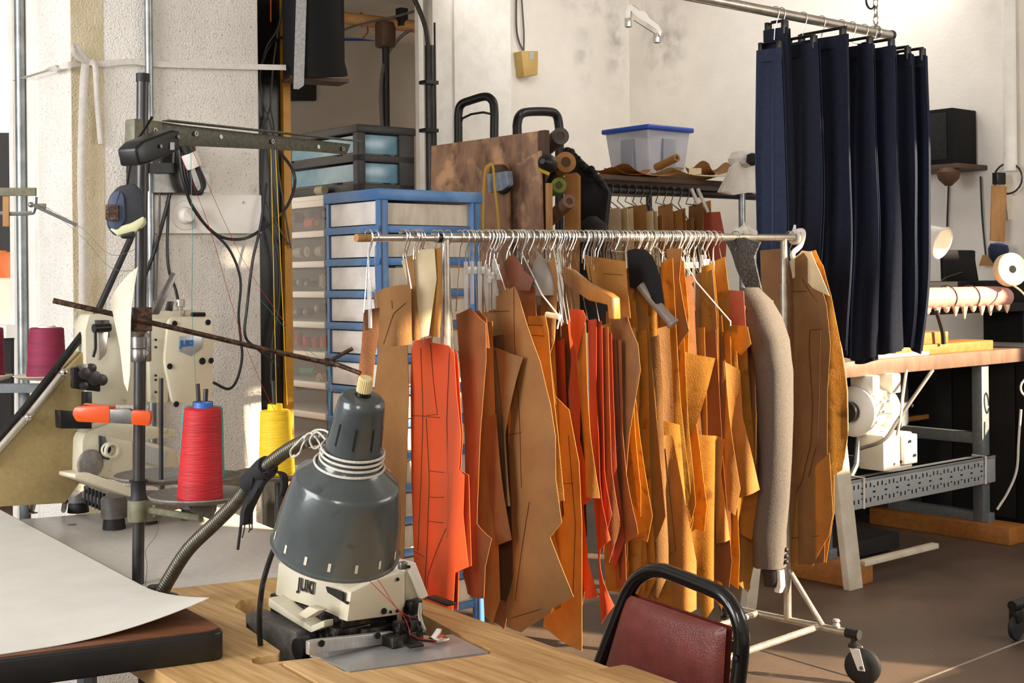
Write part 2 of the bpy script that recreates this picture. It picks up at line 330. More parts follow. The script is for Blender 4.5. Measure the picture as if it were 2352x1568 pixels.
def grime():
    m = bpy.data.materials.new('grime'); m.use_nodes = True; N = m.node_tree.nodes; L = m.node_tree.links; b = N['Principled BSDF']; b.inputs['Base Color'].default_value = lin('#4a3f38'); b.inputs['Roughness'].default_value = .9
    tc = N.new('ShaderNodeTexCoord'); vm = N.new('ShaderNodeVectorMath'); vm.operation = 'DISTANCE'; vm.inputs[1].default_value = (.5, .5, .5); L.new(tc.outputs['Generated'], vm.inputs[0])
    mr = N.new('ShaderNodeMapRange'); mr.inputs['From Min'].default_value = .6; mr.inputs['From Max'].default_value = .1; mr.inputs['To Max'].default_value = 1; L.new(vm.outputs['Value'], mr.inputs['Value'])
    n = N.new('ShaderNodeTexNoise'); n.inputs['Scale'].default_value = 7; n.inputs['Detail'].default_value = 8; L.new(tc.outputs['Object'], n.inputs[0])
    m2 = N.new('ShaderNodeMapRange'); m2.inputs['From Min'].default_value = .45; m2.inputs['From Max'].default_value = .85; m2.inputs['To Max'].default_value = .6; L.new(n.outputs['Fac'], m2.inputs['Value'])
    mu = N.new('ShaderNodeMath'); mu.operation = 'MULTIPLY'; L.new(mr.outputs[0], mu.inputs[0]); L.new(m2.outputs[0], mu.inputs[1]); L.new(mu.outputs[0], b.inputs['Alpha']); MATS['grime'] = m
grime()
# ================================================================= the setting
def struct(m, name, mt, parent=None): return m.obj(name, G[mt], parent, kind='structure', smooth=30)
floor = struct(M().box(WORLD, -7, 9, -3, 14, -.1, 0), 'floor', 'concrete')
def floor_strip(p, q, wd, mt, name):
    a, b = onz(*p, 0), onz(*q, 0); d = (b - a).normalized(); n = V((-d.y, d.x, 0)) * wd / 2
    M().poly([a - n, b - n, b + n, a + n], (0, 0, .0012)).obj(name, G[mt], floor)
floor_strip((1640, 1462), (2100, 1597), .008, 'joint', 'floor_joint')
floor_strip((2060, 1584), (2460, 1428), .008, 'chalk', 'chalk_line')
CN = P(1450, 600, 10.3); CN.z = 0
wl = Fr(CN); wall_b = struct(M().box(wl, -1.5, .15, 0, .15, 0, 3.9), 'wall_back', 'plaster')
wall_r = struct(M().box(wl, 0, .15, -4.4, .15, 0, 3.9), 'wall_right', 'plaster')
Q = P(1178, 600, 9.2); Q.z = 0; ql = Fr(Q)
column = struct(M().box(ql, -.675, 0, 0, .17, 0, 3.9), 'wall_column', 'white_paint')
M().box(ql, -.51, -.49, -.02, 0.01, 0, 3.9).obj('column_trim', G['white_paint'], column)
struct(M().box(ql, -4.5, 1.4, 1.6, 1.75, 0, 3.3), 'wall_alcove', 'plaster_cool')
struct(M().box(ql, -4.5, -.67, -1.6, .17, 3.285, 3.38).box(ql, -4.5, -.09, .17, .45, 3.285, 3.38).box(ql, -4.5, 1.4, .45, 1.75, 3.285, 3.38), 'ceiling_alcove', 'ceiling_paint')
struct(M().box(Fr((0, 0, 0)), -2.5, 7.48, -1.2, 9.5, 3.9, 4.0), 'ceiling', 'ceiling_paint')
C1 = P(165, 600, 4.2); C1.z = 0; pf = Fr(C1)
pillar = struct(M().box(pf, 0, .679, 0, .45, 0, 3.9, .012), 'wall_pillar', 'stucco')
M().box(pf, .004, .11, -.0015, .01, .6, 3.9).obj('painted_band', G['yellow_tint'], pillar)
wside = struct(M().box(pf, .04, .5, .45, .62, 0, 3.9), 'wall_left', 'white_paint')
tr = struct(M().box(pf, -.012, .06, .29, .40, 0, 3.9, .004), 'trim_1', 'white_paint')
M().tube([pf.p(-.03, .36, 0), pf.p(-.03, .36, 3.9)], .017, 10).obj('conduit', G['galv'], tr)
M().box(pf, -.02, .03, .46, .50, 0, 3.9).obj('jamb', G['white_paint'], tr)
# tall window of the left-hand wall with a dark panel and curtains in front of it
wn = thing('window_1', None, None, pf.p(.1, 1.3, 0), kind='structure')
M().box(pf, .10, .11, .62, 2.6, .3, 3.5).obj('pane', G['pane_day'], wn)
for y in (.62, 1.3, 2.0, 2.6): M().box(pf, .06, .12, y - .03, y + .03, .2, 3.6, .004).obj('window_frame', G['blind_grey'], wn)
M().box(pf, .06, .12, .6, 2.6, 3.2, 3.6).obj('window_head', G['white_paint'], wn)
M().box(pf, .06, .12, .6, 2.6, 0, .9).obj('window_sill', G['dark_wood'], wn)
sidep = PL(pf.p(0, .54, 0), B)
wpan = PL(pf.p(.05, 0, 0), B)
def panel(pl, x0, y0, x1, y1, th, off=0):
    return M().poly([pl.pt(x0, y1, off), pl.pt(x1, y1, off), pl.pt(x1, y0, off), pl.pt(x0, y0, off)], pl.n * th)
panel(wpan, -160, 305, 33, 578, .012).obj('wall_panel', G['dark_plastic'], None, 'dark brown board hung across the window beside the pillar', 'board')
cu = PL(pf.p(.035, 0, 0), B)
def curtain_fn(u, v, x0, x1, y0, y1):
    q = cu.pt(x0 + (x1 - x0) * u, y0 + (y1 - y0) * v); return q + cu.n * (.012 * math.sin(u * 26))
cur = thing('window_curtain', 'orange and white curtain hanging below the dark board at the window', 'curtain', cu.pt(-20, 740))
M().grid(lambda u, v: curtain_fn(u, v, -160, 40, 575, 640), 24, 4, .002).obj('orange_band', G['curtain_orange'], cur)
M().grid(lambda u, v: curtain_fn(u, v, -160, 41, 638, 745), 24, 4, .002).obj('white_panel', G['curtain_white'], cur)
panel(sidep, -200, 745, 48, 775, .05).obj('window_ledge', G['white_paint'], wn)
panel(sidep, -200, 775, 46, 1150, .03).obj('under_panel', G['dark_stuff'], wn)
# unseen wall added to shape the sun; its openings aim light at the rack
sw = Fr(-B * 1.2)
swall = thing('wall_sun_mask', None, None, sw.p(3, 0, 0), kind='structure')
A0, A1 = 4.02, 9.4
bays = ((A0, 5.0, 1.95, 3.22), (5.1, 6.3, 1.72, 3.5), (6.4, 7.3, 2.45, 3.85), (7.4, A1, 2.7, 3.85))     # along, sill, head of each opening
M().box(sw, -1.5, A0, -.2, 0, 0, 3.9).obj('wall_pier', G['plaster'], swall)
M().box(sw, A1, 11, -.2, 0, 0, 3.9).obj('wall_pier', G['plaster'], swall)
for i, (a, b, sl_, hd_) in enumerate(bays):
    M().box(sw, a, b, -.2, 0, 0, sl_).obj('lower_wall', G['plaster'], swall)
    M().box(sw, a, b, -.2, 0, hd_, 3.9).obj('upper_wall', G['plaster'], swall)
    if i: M().box(sw, bays[i - 1][1], a, -.15, -.03, 0, 3.9).obj('mullion', G['white_paint'], swall)

def stain(pl, x0, y0, x1, y1, par):
    M().quad(pl.pt(x0, y1, .004), pl.pt(x1, y1, .004), pl.pt(x1, y0, .004), pl.pt(x0, y0, .004)).obj('wall_stain', G['grime'], par, smooth=0)
wbp, wrp = PL(CN, A), PL(CN, B)
stain(wbp, 1310, 60, 1370, 220, wall_b); stain(wbp, 1380, -40, 1449, 240, wall_b); stain(wrp, 1451, -30, 1600, 220, wall_r); stain(wbp, 1260, -60, 1449, 40, wall_b)
struct(M().box(wl, 0, .15, -8.6, -4.4, 3.0, 3.9), 'wall_sun_block', 'plaster')  # unseen strip added to block sun from the rear shelf and bin
# ================================================================= left pillar fittings
pp = PL(pf.p(0, 0, 0), A)
def pconduit(): 
    a = pp.pt(340, -40, .02); b = V((a.x, a.y, .1)); return M().tube([a, b], .0135, 12)
pconduit().obj('conduit_pipe', G['galv'], None, 'galvanised conduit running up the face of the stucco pillar', 'pipe')
bd = thing('wall_board', 'white painted board screwed across the stucco pillar', 'board', pp.pt(470, 538))
panel(pp, 322, 449, 593, 536, .022).obj('plank', G['white_paint'], bd)
M().lathe(pp.pt(425, 495, .022), pp.n, [(.05, 0), (.048, .004), (.03, .006), (.026, .02), (.02, .03)], 20).obj('ceiling_rose', G['milk_plastic'], bd)
for x in (382, 560): M().lathe(pp.pt(x, 465, .022), pp.n, [(.005, 0), (.004, .002)], 8).obj('screw', G['steel'], bd)
# grey steel socket box with a power cord bundle behind the stand
sb = thing('socket_box', 'grey surface socket box on the pillar above the white board', 'socket box', pp.pt(390, 445))
panel(pp, 290, 322, 440, 440, .03).obj('back_plate', G['gunmetal'], sb)
panel(pp, 340, 388, 465, 444, .05).obj('outlet_face', G['steel'], sb)
panel(pp, 338, 375, 400, 398, .02, .05).obj('outlet', G['black_plastic'], sb)
def ribbon(pts, wd, nrm, mt, name, label, cat, n=6, ups=None, th=.001):
    c = spline(pts, n); m = M(); k = len(c) - 1
    def fn(u, v):
        i = min(int(round(u * k)), k); t = (c[min(i + 1, k)] - c[max(i - 1, 0)]).normalized(); s = nrm.cross(t).normalized()
        if ups is not None: s = (s * (1 - ups(u)) + nrm * ups(u)).normalized()
        return c[i] + s * (wd * (v - .5))
    return m.grid(fn, k, 2, th).obj(name, G[mt], None, label, cat, smooth=60)
pp1 = lambda x, y, o=.02: pp.pt(x, y, o)
wside_p = PL(pf.p(-.03, 0, 0), B)
ribbon([wside_p.pt(34, 186), wside_p.pt(75, 172), wside_p.pt(115, 160), wside_p.pt(150, 150), pp1(195, 145), pp1(230, 147), pp1(300, 141), pp1(360, 147), pp1(450, 150), pp1(560, 153), pp1(657, 155)], .019, pp.n, 'linen_tape', 'tape_band', 'white woven tape stretched across the pillar like a line', 'tape')
kn = thing('tape_knot', 'white woven tape tied in a loop on the pillar with long hanging tails', 'tape', pp1(195, 700))
def rib_part(pts, wd, nm):
    c = spline(pts, 6); k = len(c) - 1
    def fn(u, v):
        i = min(int(round(u * k)), k); t = (c[min(i + 1, k)] - c[max(i - 1, 0)]).normalized(); s = pp.n.cross(t).normalized(); return c[i] + s * (wd * (v - .5)) + pp.n * (.004 * math.sin(v * 3.1))
    M().grid(fn, k, 3, .001).obj(nm, G['linen_tape'], kn, smooth=60)
rib_part([pp1(204, 140, .03), pp1(185, 118, .04), pp1(172, 105, .04), pp1(168, 113, .05), pp1(182, 133, .04), pp1(205, 142, .03)], .02, 'loop')
rib_part([pp1(196, 145, .028), pp1(192, 200, .03), pp1(188, 330, .03), pp1(187, 430, .03), pp1(190, 560, .03), pp1(190, 712, .03)], .027, 'tail')
rib_part([pp1(205, 142, .03), pp1(218, 150, .032), pp1(222, 200, .03), pp1(226, 260, .02), pp1(232, 330, .02)], .02, 'tail')
# power cables hanging over the pillar
def cable(pts, r, mt, label, name='power_cable', cat='cable', seg=6, n=6):
    return M().tube(spline(pts, n), r, seg).obj(name, G[mt], None, label, cat, smooth=60)
o = .05
cable([pp1(412, 330, .08), pp1(418, 400, .08), pp1(445, 480, .07), pp1(500, 540, o), pp1(560, 548, o), pp1(610, 520, o), pp1(655, 480, .08), pp1(676, 430, .1), pp1(672, 390, .1), pp1(640, 345, .1)], .0055, 'cable_black', 'thick black cable looping in a wide swag past the yellow post')
cable([pp1(440, 470, .05), pp1(475, 520, o), pp1(525, 570, o), pp1(552, 640, o), pp1(548, 720, o), pp1(552, 770, o), pp1(556, 820, o), pp1(545, 870, o), pp1(525, 893, o), pp1(490, 878, o)], .005, 'cable_black', 'black cable curving down the pillar to the back of the sewing machine')
cable([pp1(612, 420, .04), pp1(598, 520, o), pp1(580, 600, o), pp1(568, 700, o), pp1(563, 770, o), pp1(590, 800, o), pp1(640, 840, .06)], .005, 'cable_black', 'black cable running close to the right-hand edge of the pillar')
cable([pp1(400, 350, .05), pp1(393, 430, .04), pp1(360, 560, .04), pp1(330, 645, .04), pp1(322, 700, .05)], .0065, 'cable_black', 'black cable slanting behind the pole of the thread stand')
cable([pp1(388, 450, .04), pp1(384, 560, .04), pp1(388, 620, .04), pp1(402, 660, .04), pp1(409, 690, .06)], .005, 'cable_black', 'black cable dropping straight to the knob of the sewing machine')
cable([pp1(367, 370, .03), pp1(366, 480, .04), pp1(361, 600, .04), pp1(358, 690, .04)], .0035, 'cable_grey', 'thin grey cord hanging beside the pole of the thread stand')
bun = thing('cord_bundle', 'bundle of black cord bound with white tape on the pillar', 'cord', pp1(445, 445, .06))
for i in range(4):
    k = i * 6
    M().tube(spline([pp1(412 + k, 345, .09), pp1(418 + k, 400, .09), pp1(430 + k, 435, .09), pp1(450 + k * .6, 445, .09), pp1(470 - k * .3, 425, .1), pp1(455 - k * .2, 385, .1), pp1(440, 350, .1)], 5), .006, 6).obj('cord_loop', G['cable_black'], bun, smooth=60)
M().lathe(pp1(432, 352, .092), pp.pt(448, 390) - pp.pt(432, 352), [(.028, 0), (.03, .01), (.03, .04), (.028, .05)], 14).obj('tape_wrap', G['milk_plastic'], bun)
M().lathe(pp1(425, 330, .09), pp.pt(448, 390) - pp.pt(432, 352), [(.024, 0), (.026, .03)], 12).obj('plug', G['black_plastic'], bun)

# ================================================================= yellow-edged black upright
up = Fr(pf.p(.70, .16, 0)); upp = PL(up.o, A)
post = thing('steel_upright', 'tall black upright with a yellow painted edge beside the pillar', 'post', upp.pt(630, 900) * 1)
post.location.z = 0; WL[post.name] = V(post.location)
u0 = upp.uz(596, 500)[0]; u1 = upp.uz(647, 500)[0]; u2 = upp.uz(664, 500)[0]
M().box(up, u0, u1, 0, .3, 0, 3.9).obj('black_web', G['black_steel'], post)
M().box(up, u1, u2, -.02, .3, 0, 3.07).obj('yellow_edge', G['yellow_paint'], post)
M().lathe(upp.pt(652, 92), Z, [(.01, 0), (.016, .01), (.012, .03)], 10).obj('finial', G['black_steel'], post)
uo = lambda x, y, o=.03: upp.pt(x, y, o)
cable([uo(652, -20), uo(640, 60), uo(612, 110), uo(598, 170), uo(603, 230), uo(625, 300), uo(645, 430), uo(668, 570)], .0035, 'cable_grey', 'grey flex weaving down the black upright with a loose end', 'flex')
cable([uo(640, 60), uo(628, 150), uo(622, 240), uo(630, 300), uo(622, 360), uo(622, 500), uo(640, 600), uo(640, 700), uo(625, 780), uo(622, 880)], .004, 'cable_grey', 'grey flex hanging straight down the black upright', 'flex')
cable([uo(622, 240, .02), uo(603, 320, .02), uo(598, 420), uo(618, 480), uo(650, 540), uo(664, 562)], .0035, 'cable_grey', 'pale flex slung from the pillar corner to the upright', 'flex')
cable([uo(622, -10), uo(622, 50)], .003, 'orange_vinyl', 'short orange cord at the top of the black upright', 'cord')
cable([uo(680, 88, .06), uo(655, 84, .05), uo(630, 95, .04), uo(612, 120, .04), uo(603, 145)], .005, 'cable_black', 'black hose bent over the finial of the yellow edge', 'hose')
# black casing hung high with a strip of grey tape
cs = thing('hanging_casing', 'black plastic casing hung above the drawers with a flared lower edge', 'casing', upp.pt(720, 175, .05))
cp = PL(upp.pt(700, 100, .12), rot(A, -12)); d0 = cp.uz(658, 0)[0]
def cas(u, v):
    y = -60 + 240 * v; x1 = 790 if v < .8 else 790 + (v - .8) * 45
    if v < .55: x1 = 788 - 5 * math.sin(v * 5)
    a = u * math.pi * .9; x = 650 + (x1 - 650) * u
    return cp.pt(x, y - (6 * u if v > .9 else 0), .12 * math.sin(math.pi * min(max(u, .02), .98)) ** .5)
M().grid(cas, 16, 16, -.02).obj('shell', G['speaker_black'], cs, smooth=60)
M().poly([cp.pt(650, 178, .01), cp.pt(792, 176, .01), cp.pt(786, 168, -.25), cp.pt(660, 170, -.25)], (0, 0, .3)).obj('core', G['black_rough'], cs)
M().box(Fr(cp.pt(652, 180, 0), cp.d), 0, .22, -.08, .03, -.012, 0).obj('bottom_lip', G['dark_wood'], cs)
def dt(u, v):
    y = -60 + 260 * v + (10 * (.5 - abs(u - .5)) - 8 * (u - .5) if v == 1 else 0); return cp.pt((682 + 24 * u) + (-8 * v), y, .125)
M().grid(dt, 6, 10, -.001).obj('tape_strip', G['duct_tape'], None, 'torn strip of grey duct tape stuck down the black casing', 'tape')
# ================================================================= foreground: cutting table with a white sheet
ZT = .80
K = onz(525, 1447, ZT); KF = onz(-260, 1547, ZT); fd = (K - KF).normalized()
bdv = (onz(0, 1145, ZT + .01) - onz(470, 1383, ZT + .01)).normalized()
K2 = K + bdv * 1.7; KF2 = KF + bdv * 1.7
ct = thing('cutting_table', 'low-cornered cutting table with brown top and thick black edge under a white sheet', 'table', V((KF.x + .3, KF.y + .6, 0)))
def rounded(pts, r, n=5):
    out = []; m = len(pts)
    for i in range(m):
        p, a, b = pts[i], pts[i - 1], pts[(i + 1) % m]; u = (a - p).normalized(); w_ = (b - p).normalized(); s, e = p + u * r, p + w_ * r
        for k in range(n + 1):
            t = k / n; out.append(s * (1 - t) ** 2 + p * 2 * t * (1 - t) + e * t * t)
    return out
top = rounded([KF, K, K2, KF2], .035)
def shift(pts, dz): return [V((p.x, p.y, p.z + dz)) for p in pts]
M().hexa(shift(top, -.05), shift(top, -.001), .012, 3).obj('table_edge', G['edge_black'], ct)
cen = sum(top, V()) / len(top); inner = [p + (cen - p).normalized() * .012 for p in top]
M().hexa(shift(inner, -.002), shift(inner, .0012)).obj('table_top', G['brown_top'], ct)
for a, b in ((.12, .12), (.88, .12), (.88, .88), (.12, .88)):
    q = KF * ((1 - a) * (1 - b)) + K * (a * (1 - b)) + K2 * (a * b) + KF2 * ((1 - a) * b)
    M().tube([V((q.x, q.y, 0)), V((q.x, q.y, ZT - .04))], .022, 10).obj('leg', G['black_steel'], ct)
# white pattern sheet, its near corner lifting off the table
sc = onz(500, 1388, ZT + .0); sa = onz(-260, 1548, ZT)
def sheet_fn(u, v):
    p = KF + bdv * .004 + fd * .0; ln = (K - KF).length
    far = 1.55
    e = .012 + .060 * max(0, u - .1) ** 1.2           # near edge set back towards the corner
    q = KF + fd * (ln * u * .985) + bdv * (e + (far - e) * v)
    lift = .042 * max(0, (u - .45) / .55) ** 2 * max(0, 1 - v / .22) ** 1.5
    return V((q.x, q.y, ZT + .003 + lift))
M().grid(sheet_fn, 30, 30, .0012).obj('paper_sheet', G['paper_white'], None, 'large white sheet of pattern paper with a curled corner on the cutting table', 'paper', smooth=60)

# ================================================================= overlock table with butcher-block top
ZW = .75
W = lambda x, y, z=ZW: onz(x, y, z)
hole = [W(*p) for p in ((540, 1394), (545, 1383), (556, 1377), (622, 1371), (700, 1370), (900, 1374), (966, 1408), (1042, 1449), (1126, 1490), (1129, 1496), (1122, 1502), (806, 1544), (790, 1541), (730, 1509), (640, 1519), (596, 1526), (580, 1522), (578, 1514), (590, 1509), (640, 1503), (643, 1494), (566, 1440), (565, 1410))]
slot = [W(*p) for p in ((637, 1524), (650, 1522), (800, 1604), (780, 1606))]
E1 = W(785, 1309); E2 = W(1500, 1568); edir = (E2 - E1).normalized(); E3 = E1 + edir * 1.75
fdir = (W(390, 1352) - W(640, 1325)).normalized(); E4 = E3 + fdir * .62; E5 = E1 + fdir * .62
ot = thing('overlock_table', 'sewing table with a butcher-block laminate top and a cut-out for the machine', 'table', V(((E1.x + E4.x) / 2, (E1.y + E4.y) / 2, 0)))
# keep the left edge clear of the cutting table
M().polyholes([E1, E3, E4, E5], [hole, slot], ZW - .035, ZW).obj('table_top', G['butcher'], ot, smooth=0)
M().poly([W(*p, ZW + .0005) for p in ((1236, 1570), (1432, 1533), (1448, 1536), (1560, 1576), (1500, 1640), (1240, 1640))], (0, 0, .006), .002).obj('table_leaf', G['butcher'], ot)
hc = sum(hole, V()) / len(hole)
M().hexa([V((hc.x + (p.x - hc.x) * 1.06, hc.y + (p.y - hc.y) * 1.06, ZW - .12)) for p in hole], [V((hc.x + (p.x - hc.x) * 1.06, hc.y + (p.y - hc.y) * 1.06, ZW - .10)) for p in hole]).obj('drip_pan', G['slot_dark'], ot)
for p in (E1, E3, E4, E5):
    c = (E1 + E3 + E4 + E5) / 4; q = p + (c - p) * .12
    M().tube([V((q.x, q.y, 0)), V((q.x, q.y, ZW - .03))], .02, 8).obj('leg', G['frame_grey'], ot)
pad = W(1010, 1381)
M().box(Fr(pad, edir), -.035, .045, -.012, .012, 0, .006, .003).obj('edge_clip', G['black_plastic'], ot)
# ---- overlock machine
om = thing('overlock_machine', 'small cream overlock sewing head set into the butcher-block table', 'sewing machine', W(800, 1440))
def H8(d, *pp): return [P(x, y, d + k) for x, y, k in pp]
C0 = P(797, 1427, 2.33); mf = Fr(V((C0.x, C0.y, 0)), A)
def mp(px, py, x=None, y=None):
    pl = PL(mf.p(0, y, 0), A) if y is not None else PL(mf.p(x, 0, 0), B)
    q = pl.pt(px, py); l = mf.loc(q); return l
zb, zt = .797, .853
l1 = mp(631, 1367, x=0); l2 = mp(643, 1296, x=0)
yl = l1.y
# long arm cover: lettered side along B, sloping top
body_b = [mf.p(0, 0, zb), mf.p(.105, 0, zb + .004), mf.p(.105, yl, zb + .002), mf.p(0, yl, l1.z), mf.p(0, .07, zb + .004)]
body_t = [mf.p(.012, .012, zt - .002), mf.p(.10, .012, zt + .024), mf.p(.10, yl, l2.z + .016), mf.p(.008, yl, l2.z), mf.p(.008, .07, zt + .004)]
M().hexa(body_b, body_t, .004, 2).obj('arm_cover', G['machine_cream'], om)
fc = PL(mf.p(0, -.004, 0), A)
M().poly([fc.pt(*p) for p in ((797, 1428), (917, 1412), (931, 1390), (931, 1312), (864, 1331), (806, 1360))], B * .03, .003, 2).obj('looper_cover', G['cream_clean'], om)
M().poly([fc.pt(*p, -.004) for p in ((931, 1386), (966, 1372), (972, 1362), (952, 1300), (931, 1296))], B * .07, .003, 2).obj('end_cover', G['machine_cream'], om)
M().poly([fc.pt(*p, .002) for p in ((966, 1378), (985, 1368), (955, 1291), (932, 1292))], B * .05, .002, 2).obj('face_plate', G['machine_white'], om)
for x, y, r in ((882, 1403, .006), (897, 1405, .003), (913, 1402, .0035), (913, 1330, .0035)): M().lathe(fc.pt(x, y, .001), -B, [(r, 0), (r * .9, .002)], 10).obj('screw_hole', G['slot_dark'], om)
M().lathe(fc.pt(938, 1301, .004), -B, [(.003, 0), (.003, .003)], 8).obj('screw_hole', G['slot_dark'], om)
M().box(Fr(fc.pt(928, 1300, .0), A), -.008, .008, -.002, .01, -.006, .008, .002).obj('latch', G['steel'], om)
sidepl = PL(mf.p(-.002, 0, 0), B)
def txt_on(pl, s, px, py, size, mt, parent, name='lettering', sgn=1, bold=.001):
    ex = pl.d * sgn; return text(name, s, pl.pt(px, py, .0012), ex, Z, size, mt, parent, bold)
# reading direction on the lettered side runs to the right, towards the viewer
text('lettering', 'JUKI', PL(mf.p(.0015, 0, 0), B).pt(683, 1352, .0015), -B, A * .008 + Z * .06, .031, G['ink'], om, .0007)
M().poly([sidepl.pt(*p, .002) for p in ((748, 1347), (786, 1360), (787, 1379), (797, 1383), (797, 1388), (752, 1360))], A * .004).obj('thread_slot', G['ink'], om)
# side lever plate and lower body
M().poly([sidepl.pt(*p, .03) for p in ((616, 1371), (660, 1404), (713, 1438), (713, 1453), (655, 1418), (615, 1393))], A * .045, .003).obj('lever_plate', G['machine_cream'], om)
M().poly([sidepl.pt(*p, .032) for p in ((713, 1453), (744, 1440), (744, 1424), (713, 1437))], A * .02, .002).obj('lever_nose', G['machine_cream'], om)
M().poly([sidepl.pt(*p, .045) for p in ((682, 1410), (708, 1392), (733, 1402), (702, 1421))], A * .02, .002).obj('lever', G['cream_clean'], om)
M().box(mf, .0, .12, .015, yl + .02, ZW - .09, zb + .003, .004).obj('gear_case', G['oily'], om)
M().box(mf, -.045, .0, .10, yl + .035, ZW - .09, ZW + .018, .004).obj('side_case', G['grey_iron'], om)
M().lathe(mf.p(-.03, .07, ZW - .005), -A, [(.02, 0), (.022, .01), (.02, .03), (.008, .032)], 14).obj('hand_knob', G['black_plastic'], om)
M().box(mf, -.04, -.01, .0, .03, ZW - .07, ZW + .015, .003).obj('bracket', G['grey_iron'], om)
# front rail and cloth plate
fr2 = PL(mf.p(0, -.03, 0), A)
M().poly([fr2.pt(*p) for p in ((710, 1505), (724, 1502), (905, 1476), (905, 1450), (724, 1470), (710, 1474))], B * .012, .0015).obj('front_rail', G['brushed'], om)
for x, y in ((738, 1477), (867, 1459)): M().lathe(fr2.pt(x, y, .001), -B, [(.006, 0), (.006, .002)], 12).obj('screw_hole', G['slot_dark'], om)
cl = [W(*p, ZW + .001) for p in ((712, 1503), (905, 1474), (1038, 1456), (1121, 1497), (804, 1541), (736, 1510))]
M().poly(cl, (0, 0, -.004)).obj('cloth_plate', G['brushed'], om)
# presser foot, needle clamp and loopers
def blk(px, py, d, sx, sy, sz, mt='oily', nm='linkage', ax=A): M().box(Fr(P(px, py, d), ax), -sx, sx, -sy, sy, -sz, sz, .002).obj(nm, G[mt], om)
blk(948, 1400, 2.42, .014, .012, .02); blk(945, 1428, 2.40, .012, .014, .016, 'black_steel'); blk(930, 1440, 2.37, .02, .012, .012); blk(950, 1462, 2.38, .012, .015, .014, 'oily')
blk(925, 1465, 2.36, .022, .012, .010, 'black_steel'); blk(900, 1470, 2.34, .012, .02, .010); blk(860, 1450, 2.37, .03, .02, .012, 'oily'); blk(800, 1448, 2.36, .035, .02, .010, 'oily')
M().tube([P(966, 1385, 2.40), P(963, 1412, 2.39), P(968, 1432, 2.38), P(975, 1448, 2.37)], .004, 8).obj('needle_bar', G['chrome'], om)
M().tube(spline([P(938, 1412, 2.36), P(945, 1435, 2.36), P(942, 1452, 2.355), P(962, 1468, 2.35), P(1000, 1473, 2.345)], 5), .0045, 8, sx=.5).obj('presser_arm', G['black_steel'], om)
M().poly([W(*p, ZW + .008) for p in ((985, 1467), (1012, 1458), (1033, 1470), (1004, 1477))], (0, 0, .004), .001).obj('presser_foot', G['chrome'], om)
M().poly([W(*p, ZW + .008) for p in ((930, 1482), (968, 1478), (974, 1485), (940, 1490))], (0, 0, .004), .001).obj('presser_foot', G['black_steel'], om)
M().poly([P(990, 1462, 2.35), P(998, 1467, 2.35), P(1010, 1452, 2.35), P(1012, 1445, 2.35), P(1003, 1443, 2.35)], A * .003).obj('finger_guard', G['clear_plastic'], om)
def thread(pts, mt, label, r=.0006, grp=None, n=5, name='sewing_thread', dz=None):
    return M().tube(S(pts, n), r, 4).obj(name, G[mt], None, label, 'thread', grp, smooth=60)
thread([(846, 1331, 2.31), (915, 1400, 2.32), (935, 1430, 2.33), (942, 1460, 2.33)], 'thread_red', 'red thread running across the looper cover of the overlock machine')
thread([(868, 1330, 2.31), (917, 1402, 2.32), (960, 1420, 2.34)], 'thread_red', 'red thread fanning to the needle of the overlock machine')
thread([(942, 1455, 2.33), (965, 1466, 2.33), (1000, 1470, 2.33)], 'thread_red', 'red thread lying over the presser foot of the overlock machine')

# ================================================================= gooseneck lamp
gl = thing('gooseneck_lamp', 'dark grey metal gooseneck work lamp tied with white string', 'lamp', V((P(358, 1386, 2.70).x, 2.70, ZW)))
RC = P(770, 1258, 2.10); tip = P(846, 893, 2.02); ax = (tip - RC).normalized()
ax = (R_ * .195 + U_ * .915 + V((0, -1, 0)) * .30).normalized()
s_ = 2.10 / F
def lsv(px): return px * s_
prof = [(147, 0), (150, 3), (150, 8), (146, 11), (144, 30), (139, 80), (130, 130), (120, 172), (117, 180), (112, 184), (76, 213), (69, 222), (66, 232), (64, 250), (56, 340), (53, 366), (50, 378), (44, 384), (18, 388)]
sh = M().lathe(RC, ax, [(lsv(r), lsv(h)) for r, h in prof], 48, False).obj('lamp_shade', G['lamp_grey'], gl, smooth=35)
M().lathe(RC, ax, [(lsv(r - 4), lsv(h)) for r, h in prof[:-1]], 32, False).obj('shade_inside', G['slot_light'], sh)
fl = frame_axis(RC, ax)
# frame whose y points to the viewer
vy = (CAM - RC); vy = (vy - ax * vy.dot(ax)).normalized(); vx = vy.cross(ax)
if vx.dot(R_) < 0: vx = -vx
def on_shade(deg, r, h, out=0):
    a = math.radians(deg); return RC + (vx * math.sin(a) + vy * math.cos(a)) * (lsv(r) + out) + ax * lsv(h)
def strip(degs, r0, h0, r1, h1, wdeg, mt, nm):
    for dg_ in degs:
        M().quad(on_shade(dg_ - wdeg, r0, h0, .0006), on_shade(dg_ + wdeg, r0, h0, .0006), on_shade(dg_ + wdeg, r1, h1, .0006), on_shade(dg_ - wdeg, r1, h1, .0006)).obj(nm, G[mt], sh, smooth=0)
strip((-78, -40, 0, 40, 75), 61.5, 278, 57.5, 330, 2.0, 'slot_dark', 'vent_slot')
strip((-72, -48, -24, -2, 22, 46, 70), 144.5, 24, 143, 44, 1.3, 'slot_light', 'rim_slot')
M().lathe(RC + ax * lsv(384), ax, [(lsv(16), 0), (lsv(16), lsv(12)), (lsv(13), lsv(14))], 16).obj('switch_collar', G['black_plastic'], gl)
kb = M(); kpr = []
fk = frame_axis(RC + ax * lsv(397), ax); seg = 48
